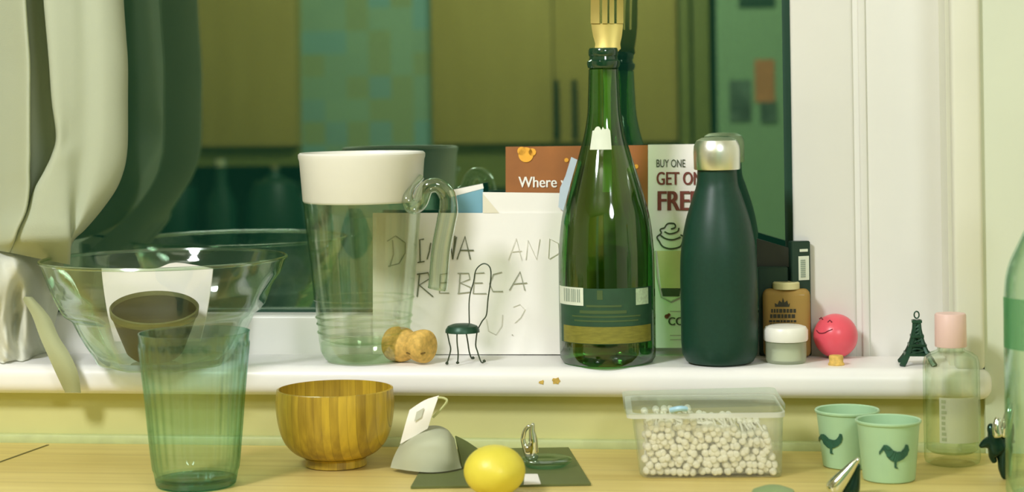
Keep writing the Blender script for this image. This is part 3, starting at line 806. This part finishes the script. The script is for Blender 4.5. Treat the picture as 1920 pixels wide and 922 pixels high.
# small dark bowl and white paper inside it
Pd = on_y(291, 684, -0.004); Pd.z = (690 - 673) * s; sd = mpp(Pd)
t = thing('dark_bowl', Pd, 'small dark brown bowl sitting inside the large glass bowl', 'bowl')
vd = (Pd - CAM); vd.z = 0; rot = Matrix.Rotation(math.radians(16), 4, vd.normalized().cross(Vector((0, 0, 1))) * 1.0)
link('bowl_body', lathe(Pd + Vector((0, 0, .003)), [(0, 0), (.022, 0), (.026, .004), (.034, .026), (.0395, .042), (.0385, .043), (.033, .028), (.024, .008), (0, .006)], 48, rot=rot), MDISH, t)
link('rim_band', lathe(Pd + Vector((0, 0, .003)), [(.0398, .040), (.0405, .046), (.0392, .047), (.0380, .043)], 48, rot=rot), MDISHR, t)
ws = [[on_y(px, py, y) for px, y in ((190 + q, .034), (240 + q * .5, .044), (292, .048), (345 - q * .5, .046), (400 - q, .034))] for q, py in ((0, 503), (4, 540), (12, 590), (24, 640))]
ws[0][3] = on_y(330, 492, .046)
o = link('paper_wrapper', grid(refine(ws, 4), .0008), MPAPER, split=80)
tag(o, 'white folded paper standing inside the large glass bowl behind the dark bowl', 'paper')

# champagne cork lying on its side
cy = on_z(768, 680, 0)
s = mpp(cy); axis = Vector((1, -.55, 0)).normalized()
t = thing('champagne_cork', Vector((cy.x, cy.y, 0)), 'mushroom shaped sparkling wine cork lying on the sill beside the wire cage', 'cork')
rotc = axis.to_track_quat('Z', 'Y').to_matrix().to_4x4()
R_ = .0162
pr = spl2([(0, -.024), (.010, -.0238), (.0148, -.021), (.0162, -.015), (.0156, -.012), (.0162, -.009), (.0150, -.004), (.0128, .001), (.0124, .004), (.0138, .009), (.0152, .015), (.0146, .021), (.010, .0238), (0, .0242)], 4)
link('cork_body', lathe(Vector((cy.x, cy.y, .0164)), pr, 40, rot=rotc), MCORK, t)
bm = tube(spl([on_y(762, 661, cy.y - .0155), on_y(778, 664, cy.y - .0185), on_y(797, 661, cy.y - .022)], 4), .0008, 6)
link('cork_slit', bm, MCORKD, t)

# wire cage (muselet)
cg = on_z(868, 681, 0); s = mpp(cg)
t = thing('wire_cage', Vector((cg.x, cg.y, 0)), 'twisted wire cage with a dark green cap standing before the envelope', 'wire cage')
Q = Vector((cg.x, cg.y, (681 - 618) * s))
link('cap_disc', lathe(Q, [(0, .0005), (.0120, .0005), (.0150, -.002), (.0158, -.0022), (.0155, .0005), (.0135, .0035), (.009, .0052), (0, .0056)], 36), MDGREEN, t)
g = cg.y
legs = [[(838, 620, -.006), (842, 640, -.008), (845, 655, -.009), (841, 672, -.010), (838, 682, -.010)],
        [(857, 618, -.012), (857, 640, -.014), (859, 662, -.014), (858, 681, -.013)],
        [(873, 618, .010), (877, 640, .012), (880, 660, .013), (884, 671, .014), (887, 672, .012)],
        [(895, 618, .002), (892, 645, .0), (895, 658, -.001), (902, 678, -.002), (908, 678, -.004)]]
for L_ in legs:
    pts = spl([on_y(a, b_, g + c) for a, b_, c in L_], 5)
    for p in pts: p.z = max(p.z, .0009)
    bm = tube(pts, .0007, 6)
    bm = lathe(pts[-1] + Vector((0, 0, .0002)), [(0, -.001), (.0013, -.0004), (.0016, .0008), (0, .0022)], 12, bm=bm)
    link('wire_leg', bm, MWIRE, t)
pts = spl([on_y(a, b_, g + c) for a, b_, c in ((880, 606, .004), (880, 560, .004), (888, 528, .003), (893, 505, .002), (907, 494, .0), (919, 502, -.002), (920, 525, -.002), (915, 560, -.001), (912, 590, .0), (904, 602, .001), (897, 615, .002))], 5)
link('wire_loop', tube(pts, .0006, 6), MWIRE, t)

# jar, amber bottle, cartons
P, s = base(1474, 679)
t = thing('cosmetic_jar', P, 'small frosted jar with a white lid in front of the amber bottle', 'jar')
link('jar_body', lathe(P, prof_px([(0, 679), (34, 679), (37, 676), (38, 668), (38, 640), (34, 638), (0, 638)], 679, s), 48), MFROST, t)
link('jar_cream', lathe(P, prof_px([(0, 674), (28, 674), (26, 655), (14, 648), (0, 646)], 679, s), 32), MWHITEPL, t)
link('jar_lid', lathe(P, prof_px([(0, 637.8), (40, 637.8), (41.5, 635), (41.5, 618), (38, 612), (30, 609.5), (0, 608)], 679, s), 48), MWHITEPL, t)
P, s = base(1476, 668)
t = thing('amber_bottle', P, 'flat amber toiletry bottle with a cream cap behind the white jar', 'bottle')
hw, dp = 44 * s, .011
link('bottle_body', bbox(P.x - hw, P.x + hw, P.y - dp, P.y + dp, 0, (668 - 541) * s, .006, 4), MAMBER, t)
link('bottle_cap', lathe(P, prof_px([(0, 540.8), (25, 540.8), (25, 530), (23, 528), (0, 528)], 668, s), 32), MCAPC, t)
bm = None
yy = P.y - dp - .0004
crown = [(1453, 570), (1453, 563), (1458, 566), (1461, 558), (1466, 562), (1468, 553), (1471, 562), (1476, 558), (1478, 566), (1481, 563), (1480, 570)]
bm = slab([on_y(a, b_ + 5, yy) for a, b_ in crown], (0, .0003, 0))
for y0_, y1_, x0_, x1_ in ((579, 586, 1446, 1490), (589, 596, 1444, 1491), (600, 604, 1442, 1490), (606, 610, 1444, 1488)):
    x = x0_
    while x < x1_:
        w = random.uniform(3, 7); bm = slab([on_y(x, y0_, yy), on_y(x + w, y0_, yy), on_y(x + w, y1_, yy), on_y(x, y1_, yy)], (0, .0003, 0), bm); x += w + 1.6
link('printed_label', bm, MBLACKP, t, smooth=False)
# carton with barcode
P = on_z(1468, 664, 0)
t = thing('black_carton', P, 'tall dark carton with a white barcode sticker behind the amber bottle', 'carton')
def slanted_box(corners, z0, z1, bev=.0008):
    b = bmesh.new()
    A = [b.verts.new((x, y, z0)) for x, y in corners]; B = [b.verts.new((x, y, z1)) for x, y in corners]
    b.faces.new(A[::-1]); b.faces.new(B)
    for i in range(4): b.faces.new((A[i], A[(i + 1) % 4], B[(i + 1) % 4], B[i]))
    bmesh.ops.bevel(b, geom=list(b.edges), offset=bev, segments=2, affect='EDGES'); return b
zt = on_y(1488, 453, .080).z
xa, xb, xc = on_y(1422, 560, .083).x, on_y(1487, 560, .0795).x, on_y(1521, 560, .088).x
link('carton_body', slanted_box([(xa, .0835), (xb, .0785), (xc, .0865), (xc - .002, .0935), (xa, .0935)][:4] if False else [(xb - .001, .0795), (xc, .0885), (xc - .003, .0935), (xb - .004, .0935)], 0, zt), MCARTON, t)
link('carton_front', slanted_box([(xa, .0845), (xb - .0045, .0825), (xb - .0045, .0930), (xa, .0930)], 0, on_y(1455, 500, .084).z), MCARTON, t)
bx = (xb - .001, .0795); ex = (xc, .0885)
def cf(u, z, o=.0006):
    p = Vector((bx[0] + (ex[0] - bx[0]) * u, bx[1] + (ex[1] - bx[1]) * u, z)); n = Vector((ex[1] - bx[1], -(ex[0] - bx[0]), 0)).normalized(); return p + n * o
za, zc_ = on_y(1505, 525, .084).z, on_y(1505, 480, .084).z
link('barcode_sticker', slab([cf(.35, za), cf(.9, za), cf(.9, zc_), cf(.35, zc_)], (0, .0004, 0)), MSTICK, t, smooth=False)
bm = None
for k in range(9):
    z = za + (zc_ - za) * (.12 + .085 * k); bm = slab([cf(.45, z, .001), cf(.7, z, .001), cf(.7, z + .0011, .001), cf(.45, z + .0011, .001)], (0, .0003, 0), bm)
link('barcode_lines', bm, MBAR, t, smooth=False)
bm = slab([cf(.42, zc_ + .004), cf(.85, zc_ + .004), cf(.85, zc_ + .0065), cf(.42, zc_ + .0065)], (0, .0003, 0))
link('carton_text', bm, MSTICK, t, smooth=False)
bm = slab([on_y(1419, 447, .0905), on_y(1484, 466, .0905), on_y(1484, 500, .0905), on_y(1419, 500, .0905)], (0, .003, 0))
link('carton_flap', bm, MCARTON2, t, smooth=False)

# pink ball with a drawn smile
Pb = on_z(1567, 668, 0); sb = mpp(Pb); rb = 41 * sb
Pb = Vector((Pb.x, min(Pb.y, YF - rb - .001), rb))
t = thing('smiley_ball', Pb, 'bright pink ball with a drawn smile at the back of the sill', 'ball')
bm = bmesh.new(); bmesh.ops.create_uvsphere(bm, u_segments=48, v_segments=32, radius=rb); bmesh.ops.translate(bm, verts=bm.verts, vec=Pb)
link('ball_body', bm, MPINK, t)
def on_sphere(px, py, off=.0002):
    d = ray(px, py).normalized(); oc = CAM - Pb; bq = oc.dot(d); c = oc.length_squared - (rb + off) ** 2
    q = bq * bq - c
    if q < 0: q = 0
    return CAM + d * (-bq - math.sqrt(q))
bm = tube(spl([on_sphere(x, y) for x, y in ((1531, 619), (1536, 624), (1545, 624), (1553, 620), (1561, 617))], 4), .0005, 6)
link('drawn_smile', bm, MPINKD, t)
for pts_ in (((1552, 604), (1556, 600), (1560, 604)), ((1536, 598), (1540, 595), (1543, 599))):
    bm = tube([on_sphere(x, y) for x, y in pts_], .0006, 6)
    link('drawn_eye', bm, MPINKD, t)
# small cork and tower figure
P, s = base(1568, 684)
o = link('bottle_cork', lathe(P, prof_px([(0, 684), (15, 684), (15.5, 682), (13, 678), (13.5, 668), (12.5, 666), (0, 666)], 684, s), 32), MCORK, loc=P)
tag(o, 'short stubby cork standing on the sill below the pink ball', 'cork')
P, s = base(1720, 683)
t = thing('tower_figurine', P, 'small dark green lattice tower keyring standing on the sill by the pink capped bottle', 'figurine')
bm = None; hh = (683 - 600) * s
def wid(f): return (24 * (1 - f) ** 2.4 + 4.5 + 2 * (1 - f)) * s
for sx in (-1, 1):
    for sy in (-1, 1):
        pts = [P + Vector((sx * wid(f) * .98, sy * wid(f) * .98, f * hh + .0005)) for f in (0, .1, .2, .3, .45, .6, .8, 1)]
        bm = tube(pts, [.0028, .0026, .0024, .0022, .002, .0019, .0016, .0014], 6, bm)
for f in (.22, .42, .62, .95):
    w = wid(f) + .0022
    bm = bbox(P.x - w, P.x + w, P.y - w, P.y + w, f * hh, f * hh + .0022, bm=bm)
for k in range(9):
    f0, f1 = .25 + k * .08, .25 + (k + 1) * .08
    for sy in (-1, 1):
        a_, c_ = wid(f0), wid(f1)
        bm = tube([P + Vector((-a_, sy * a_, f0 * hh)), P + Vector((c_, sy * c_, f1 * hh))], .0011, 5, bm)
        bm = tube([P + Vector((a_, sy * a_, f0 * hh)), P + Vector((-c_, sy * c_, f1 * hh))], .0011, 5, bm)
link('lattice_tower', bm, MDGREEN, t)
rc = P + Vector((0, 0, (683 - 590) * s))
link('key_ring', tube([rc + Vector((math.cos(2 * PI * k / 24) * 4.5 * s, 0, math.sin(2 * PI * k / 24) * 6.5 * s)) for k in range(24)], .0007, 6, closed=True), MDGREEN, t)

# ------------------------------------------------------------------ things on the worktop
# teal ribbed tumbler
P, s = base(368, 909, ZW)
t = thing('ribbed_tumbler', P, 'tall teal ribbed glass tumbler standing on the worktop before the glass bowl', 'tumbler')
rib = lambda th, r, z: r * (1 + .024 * abs(math.sin(th * 14)) * (1 if z < .118 and z > .012 else 0))
pr = prof_px([(76, 896), (80, 870), (85, 820), (91, 750), (97, 690), (101, 650), (103, 628), (104, 622)], 909, s)
pr = spl2(pr, 5)
inn = spl2(prof_px([(101, 622), (100, 640), (95, 690), (88, 750), (82, 820), (77, 868), (73, 890)], 909, s), 5) + prof_px([(60, 896), (0, 898)], 909, s)
link('tumbler_glass', lathe(P, pr + inn, 168, rib), MTUMB, t)
link('tumbler_base', lathe(P, prof_px([(0, 908.5), (68, 908.5), (74, 905), (76, 896.0), (60, 896.3), (0, 898)], 909, s), 64), MTUMBB, t)

# striped wooden bowl
P, s = base(630, 872, ZW)
t = thing('wooden_bowl', P, 'striped brown wooden bowl on a small foot on the worktop', 'bowl')
pr = spl2(prof_px([(62, 853), (78, 845), (94, 828), (104, 805), (109, 780), (111, 755), (110, 738), (109, 728)], 872, s), 5)
inn = spl2(prof_px([(105, 727), (105, 745), (102, 775), (95, 805), (80, 828), (50, 842)], 872, s), 5) + [(0, (872 - 845) * s)]
ob = link('bowl_body', lathe(P, pr + inn, 72), MOAK, t, loc=P)
ob = link('bowl_foot', lathe(P, prof_px([(0, 872), (54, 872), (58, 870), (56, 858), (61, 854), (0, 854)], 872, s), 64), MOAK, t, loc=P)

# lemon
P, s = base(928, 930, ZW); rl_ = 57 * s
t = Vector((P.x, P.y, ZW + 46 * s))
bm = bmesh.new(); bmesh.ops.create_uvsphere(bm, u_segments=48, v_segments=32, radius=1)
for v in bm.verts:
    x, y, z = v.co; v.co = Vector((x * (58 * s), y * 56 * s, z * 48 * s))
    tip = max(0, abs(y) - .86) / .14; v.co.y += math.copysign(tip ** 2 * .0015, y)
bmesh.ops.rotate(bm, verts=bm.verts, cent=(0, 0, 0), matrix=Matrix.Rotation(math.radians(25), 3, 'Z'))
bmesh.ops.translate(bm, verts=bm.verts, vec=Vector((P.x, P.y, ZW + 48 * s)))
tag(link('lemon', bm, MLEMON, loc=Vector((P.x, P.y, ZW))), 'smooth bright yellow lemon at the front of the worktop', 'lemon')

# dark card lying flat
b = slab([on_z(770, 912, ZW + .002), on_z(1108, 906, ZW + .002), on_z(1066, 838, ZW + .002), on_z(810, 842, ZW + .002)], (0, 0, -.0017))
tag(link('dark_card', b, MDCARD, smooth=False), 'dark olive card lying flat on the worktop under the curled card', 'card')
# curled pale card
yq = on_z(800, 885, ZW).y
def cp(px, py, dy): 
    p = on_y(px, py, yq + dy); p.z = max(p.z, ZW + .0035); return p
net = [[cp(760, 818, .03), cp(785, 803, .03), cp(815, 797, .03), cp(838, 804, .03), cp(852, 822, .03)],
       [cp(745, 842, .012), cp(775, 826, -.004), cp(812, 818, -.008), cp(842, 824, -.004), cp(857, 842, .012)],
       [cp(736, 862, .004), cp(768, 854, -.012), cp(808, 852, -.016), cp(842, 858, -.012), cp(862, 866, .004)],
       [cp(732, 878, 0), cp(766, 882, -.014), cp(804, 886, -.018), cp(838, 890, -.012), cp(866, 893, .002)]]
t = thing('curled_card', cp(800, 885, 0), 'pale grey green curled card standing on the dark card', 'card')
link('curled_front', grid(refine(net, 5), .0012), MGCARD, t, split=80)
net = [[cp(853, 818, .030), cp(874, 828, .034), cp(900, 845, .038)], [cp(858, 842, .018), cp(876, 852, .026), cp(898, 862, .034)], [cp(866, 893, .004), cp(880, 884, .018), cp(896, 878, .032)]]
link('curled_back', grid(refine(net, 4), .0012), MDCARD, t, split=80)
# white tag
yt = yq + .012
def tp(px, py, dy=0): return on_y(px, py, yt + dy)
tg = thing('swing_tag', tp(785, 790), 'white swing tag with a grey printed square leaning on the curled card', 'tag')
net = [[tp(768, 768, .0), tp(796, 750, -.003), tp(823, 741, -.002)], [tp(760, 795, -.004), tp(787, 781, -.006), tp(812, 772, -.005)], [tp(750, 832, -.002), tp(776, 818, -.004), tp(802, 803, -.003)]]
link('tag_card', grid(refine(net, 4), .0008), MPAPER, tg, split=80)
link('printed_square', slab([tp(781, 772, -.0066), tp(795, 764, -.0066), tp(790, 782, -.0072), tp(777, 790, -.0072)], (0, .0004, 0)), MGREYP, tg, smooth=False)
link('tag_string', tube(spl([tp(820, 745, -.002), tp(832, 746, 0), (tp(838, 752, 0)), tp(826, 768, .002), tp(812, 782, .004)], 4), .0011, 6), pm('pale_string', (206, 210, 150), .8), tg)
# clear glass disc with chrome knob
P, s = base(1024, 873, ZW + .0022)
t = thing('glass_stopper', P, 'clear glass disc with an upright chrome clip lying on the dark card', 'stopper')
link('glass_disc', lathe(P, [(0, .0), (.016, 0), (.022, .004), (.0225, .006), (.018, .0075), (.008, .006), (0, .006)], 48), MTUMB, t)
P2 = on_y(993, 850, P.y - .004)
Ck = lambda px, py, dy=0: on_y(px, py, P.y - .004 + dy)
skin([[(Ck(1000, 868), .006), (Ck(998, 848), .0055), (Ck(1000, 825), .0045), (Ck(997, 806), .0028), (Ck(1000, 792), .0016)],
      [(Ck(998, 848), .0055), (Ck(985, 840), .003), (Ck(980, 822), .0022), (Ck(984, 806), .0018), (Ck(994, 796), .0015)]], 'chrome_clip', MCHROME, t)
o = link('paper_scrap', slab([on_z(982, 907, ZW + .0028), on_z(1014, 906, ZW + .0028), on_z(1008, 888, ZW + .0028), on_z(984, 888, ZW + .0028)], (0, 0, -.0006)), MPAPER, smooth=False)
tag(o, 'small white paper scrap on the dark card right of the lemon', 'paper')

# tub of cotton buds
A = on_z(1200, 898, ZW); Bq = on_z(1468, 896, ZW)
xd = (Bq - A); xd.z = 0; wT = xd.length; xd.normalize(); yd = Vector((-xd.y, xd.x, 0)); s = mpp(A)
hT, dT, flare = (897 - 775) * s, .082, 14 * s
def T(u, v, z): return A + xd * u + yd * v + Vector((0, 0, z))
t = thing('plastic_tub', T(wT / 2, dT / 2, 0), 'clear plastic tub full of cotton buds on the worktop', 'tub')
def rrect(z, e, rad=.008, k=5):
    x0, x1, y0, y1 = -e, wT + e * .25, -e * .6, dT + e
    pts = []
    for cx, cy_, a0 in ((x1 - rad, y1 - rad, 0), (x0 + rad, y1 - rad, PI / 2), (x0 + rad, y0 + rad, PI), (x1 - rad, y0 + rad, 1.5 * PI)):
        for q in range(k + 1):
            a = a0 + PI / 2 * q / k; pts.append(T(cx + rad * math.cos(a), cy_ + rad * math.sin(a), z))
    return pts
def loft(rings, cap0=True, cap1=True, bm=None):
    b = bmesh.new(); V = [[b.verts.new(p) for p in r] for r in rings]
    for a_, c_ in zip(V, V[1:]):
        for i in range(len(a_)):
            j = (i + 1) % len(a_); b.faces.new((a_[i], a_[j], c_[j], c_[i]))
    if cap0: b.faces.new(V[0][::-1])
    if cap1: b.faces.new(V[-1])
    return merge(bm, b)
link('tub_body', loft([rrect(.0006, -.002), rrect(.003, 0), rrect(hT * .5, flare * .4), rrect(hT, flare), rrect(hT, flare - .0012), rrect(hT * .5, flare * .4 - .0012), rrect(.004, -.0012)]), MTUB, t)
link('tub_rim', loft([rrect(hT - .003, flare + .0015), rrect(hT - .003, flare + .004), rrect(hT + .001, flare + .004), rrect(hT + .001, flare - .001)], False, False), MTUBRIM, t)
lidm = loft([rrect(hT + .0016, flare + .005), rrect(hT + .006, flare + .006), rrect(hT + .0065, flare + .002), rrect(hT + .0075, flare - .006)], False, True)
tl_ = T(wT / 2, dT, hT)
bmesh.ops.rotate(lidm, verts=lidm.verts, cent=T(wT / 2, dT / 2, hT), matrix=Matrix.Rotation(math.radians(-1.0), 3, yd))
link('tub_lid', lidm, MTUBLID, t)
bm = tube(spl([T(wT * .22, -flare, hT + .004), T(wT * .28, -flare - .004, hT + .006), T(wT * .33, -flare - .001, hT + .005)], 4), .0022, 8)
link('lid_tab', bm, MBLUEPL, t)
# cotton buds
tipp = [(0, -.037), (.0019, -.0365), (.0031, -.034), (.0032, -.029), (.0022, -.025), (.0010, -.024), (.0010, .024), (.0022, .025), (.0032, .029), (.0031, .034), (.0019, .0365), (0, .037)]
proto = lathe((0, 0, 0), tipp, 12)
first = link('cotton_bud', proto, MCOTTON)
tag(first, 'white cotton bud in the heap inside the clear plastic tub', 'cotton bud', 'cotton buds in the plastic tub')
def bud_matrix(u, v, z, yaw, pitch):
    d_ = (yd + xd * yaw + Vector((0, 0, pitch))).normalized()
    return Matrix.Translation(T(u, v, z)) @ d_.to_track_quat('Z', 'Y').to_matrix().to_4x4()
spots = []
rowz = .0048; r_i = 0
while rowz < hT - .006:
    nx = int((wT - .008) / .0054)
    for i in range(nx):
        u = .007 + i * .0054 + (.0027 if r_i % 2 else 0) + random.uniform(-.0013, .0013)
        top = hT * (.92 - .22 * (u / wT))
        if u > wT - .005 or rowz > top + random.uniform(-.004, .003): continue
        spots.append((u, dT / 2 - .0008 + random.uniform(-.0025, .0035), rowz + random.uniform(-.0009, .0009), random.uniform(-.05, .05), random.uniform(-.03, .03)))
    rowz += .0051; r_i += 1
for k in range(10):
    u = random.uniform(.03, wT - .045)
    spots.append((u, dT / 2, hT * .80 + random.uniform(-.001, .003) - .1 * u, random.uniform(-.8, .8), random.uniform(-.05, .05)))
for i, sp_ in enumerate(spots):
    o = first if i == 0 else first.copy()
    if i: COL.objects.link(o)
    o.matrix_world = bud_matrix(*sp_)

# mint cups
def rooster(plane, cx, cy_, k):
    pts = [(-30, -4), (-25, -11), (-21, -17), (-15, -17), (-10, -14), (-3, -7), (5, -4), (12, -5), (17, -10), (20, -18), (25, -17), (27, -8), (24, 2), (17, 9), (9, 13), (4, 15), (3, 23), (7, 27), (1, 27), (-1, 25), (-1, 15), (-8, 12), (-15, 5), (-19, -4), (-22, -7), (-27, -1), (-29, 2)]
    return [plane(cx + x * k, cy_ + y * k) for x, y in pts]
def mint_cup(px, py, hwt, hwb, ytop, label, rx, ry, rk):
    P, s = base(px, py, ZW)
    t = thing('tin_cup', P, label, 'cup', 'mint tin cups with a rooster print')
    pr = prof_px([(0, py), (hwb - 3, py), (hwb, py - 2), (hwb + 1, py - 8), (hwt - 4, ytop + 14), (hwt - 3, ytop + 5), (hwt, ytop + 3), (hwt + .5, ytop), (hwt - 1, ytop - 2), (hwt - 4, ytop), (hwt - 6, ytop + 14), (hwb - 2, py - 6), (0, py - 5)], py, s)
    link('cup_body', lathe(P, pr, 64), MMINT, t)
    def cyl(x, y, off=.0005):
        d_ = ray(x, y); 
        # walk onto the cone
        tt = (Vector((P.x, P.y)) - Vector((CAM.x, CAM.y))).length
        lo_, hi_ = 0.8, 3.0
        import itertools
        best = None
        a_ = 1.0
        step = .0004
        q = (tt - .06) / Vector((d_.x, d_.y)).length
        for _ in range(400):
            X = CAM + d_ * q
            z = (X.z - P.z)
            f = max(0, min(1, z / ((py - ytop) * s)))
            rr = (hwb + 1 + (hwt - 5 - hwb) * f) * s + off
            if (Vector((X.x, X.y)) - Vector((P.x, P.y))).length <= rr: return X
            q += step
        return X
    outline = rooster(lambda x, y: (x, y), rx, ry, rk)
    def inside(x, y):
        c = False; m = len(outline)
        for i in range(m):
            (xa_, ya_), (xb_, yb_) = outline[i], outline[(i + 1) % m]
            if (ya_ > y) != (yb_ > y) and x < (xb_ - xa_) * (y - ya_) / (yb_ - ya_) + xa_: c = not c
        return c
    b = bmesh.new(); cache = {}; st = .9
    def vert(i, j, o):
        if (i, j, o) not in cache: cache[(i, j, o)] = b.verts.new(cyl(rx + i * st, ry + j * st, o))
        return cache[(i, j, o)]
    for i in range(-36, 36):
        for j in range(-26, 36):
            if inside(rx + (i + .5) * st, ry + (j + .5) * st):
                b.faces.new((vert(i, j, .0011), vert(i + 1, j, .0011), vert(i + 1, j + 1, .0011), vert(i, j + 1, .0011)))
    link('rooster_print', b, MROOST, t, smooth=False)
    return t
mint_cup(1590, 873, 60, 46, 768, 'mint green tin cup with a rooster, the one standing behind', 1557, 828, .85)
mint_cup(1667, 898, 61, 48, 787, 'mint green tin cup with a rooster, the one standing in front', 1678, 851, 1.0)

# clear bottle with pink cap
P, s = base(1786, 868, ZW)
t = thing('toner_bottle', P, 'clear toiletry bottle with a pale pink cap right of the mint cups', 'bottle')
pr = prof_px([(0, 868), (42, 868), (50, 864), (52, 856), (52.5, 760), (52, 680), (49, 668), (40, 661), (30, 657), (25, 655), (25, 650)], 868, s)
inn = prof_px([(22, 650), (22, 658), (36, 664), (46, 672), (48, 690), (48, 840), (40, 846), (0, 848)], 868, s)
link('bottle_body', lathe(P, pr + inn, 56), MLOTION, t)
link('bottle_cap', lathe(P, prof_px([(0, 649), (29, 649), (29.5, 647), (29, 590), (27, 587), (0, 586)], 868, s), 48), MPINKCAP, t)
P_ = P
r_lab = 53.2
b = band(P, r_lab * s, 738, 822, ang(-22, 52), ang(47, 52), 868, s)
link('bottle_label', b, MSHEERL, t)
bm = None
for k in range(8):
    y0_ = 742 + k * 10; bm = merge(bm, band(P, (r_lab + .6) * s, y0_, y0_ + 6, ang(-18, 52), ang(-11 + random.uniform(-1, 2), 52), 868, s, 4))
link('label_lettering', bm, pm('grey_green_print', (150, 160, 118), .6), t)

# tall clear bottle at the right edge
P, s = base(1972, 940, ZW)
t = thing('tall_glass_bottle', P, 'tall clear glass bottle cut off by the right edge of the photo', 'bottle')
pr = prof_px([(0, 940), (70, 940), (80, 934), (83, 920)], 940, s) + spl2(prof_px([(83, 900), (83, 700), (82, 560), (74, 500), (52, 450), (34, 410), (26, 360), (24, 300)], 940, s), 5)
inn = spl2(prof_px([(21, 300), (23, 360), (31, 412), (49, 452), (71, 502), (79, 562), (80, 700), (80, 900)], 940, s), 5) + prof_px([(70, 925), (0, 928)], 940, s)
link('bottle_glass', lathe(P, pr + inn, 64), MBIGB, t)
link('bottle_label', band(P, 83.5 * s, 555, 650, ang(-82, 83), ang(30, 83), 940, s), MGREENL, t)
link('bottle_stopper', lathe(P, prof_px([(0, 300), (25, 299), (27, 290), (26, 262), (0, 258)], 940, s), 32), MCORK, t)

# dark shiny rooster-like ornament behind the tall bottle
P = on_z(1872, 898, ZW); yy = P.y
O = lambda px, py, dy=0: on_y(px, py, yy + dy)
t = thing('metal_ornament', P, 'dark polished metal bird ornament beside the tall bottle at the right edge', 'ornament')
o = skin([[(O(1868, 832), .0095), (O(1858, 828), .008), (O(1848, 830), .0045), (O(1836, 838), .0014)],
      [(O(1868, 832), .0095), (O(1878, 838, .003), .009), (O(1884, 855), .0055), (O(1882, 875), .0055), (O(1886, 899), .003)],
      [(O(1868, 832), .0095), (O(1860, 808), .005), (O(1856, 792), .0025)],
      [(O(1878, 838, .003), .009), (O(1893, 812), .0045), (O(1896, 790), .0022)],
      [(O(1868, 832), .0095), (O(1860, 855), .0035), (O(1866, 868), .0022)]], 'bird_body', MDARKCH, t)
skin([[(O(1872, 822, -.008), .005), (O(1868, 800, -.008), .004), (O(1872, 780, -.006), .0025)]], 'chrome_feather', MCHROME, t)
skin([[(O(1882, 822, -.006), .004), (O(1888, 795, -.006), .0048), (O(1894, 768, -.004), .0042), (O(1900, 752, -.002), .002)]], 'chrome_feather', MCHROME, t)

# chrome beak-like spout at the bottom edge
P = on_z(1590, 930, ZW); yy = P.y
O = lambda px, py, dy=0: on_y(px, py, yy + dy)
t = thing('chrome_spout', P, 'chrome pointed spout poking up in front of the mint cups', 'spout')
skin([[(O(1556, 926, -.004), .0085), (O(1572, 905, -.004), .0075), (O(1588, 886, -.004), .0052), (O(1600, 870, -.004), .0034), (O(1611, 858, -.004), .0016)]], 'spout_top', MCHROME, t)
skin([[(O(1586, 930, .004), .010), (O(1596, 912, .004), .0085), (O(1602, 890, .004), .005), (O(1610, 868, .002), .002)]], 'spout_underside', MDARKCH, t)
P, s = base(1450, 938, ZW)
o = link('green_knob', lathe(P, [(0, 0), (.014, 0), (.018, .004), (.016, .008), (.008, .011), (0, .012)], 32), pm('grey_green_plastic', (140, 162, 110), .5), loc=P)
tag(o, 'grey green round lid just showing at the bottom edge below the tub', 'lid')
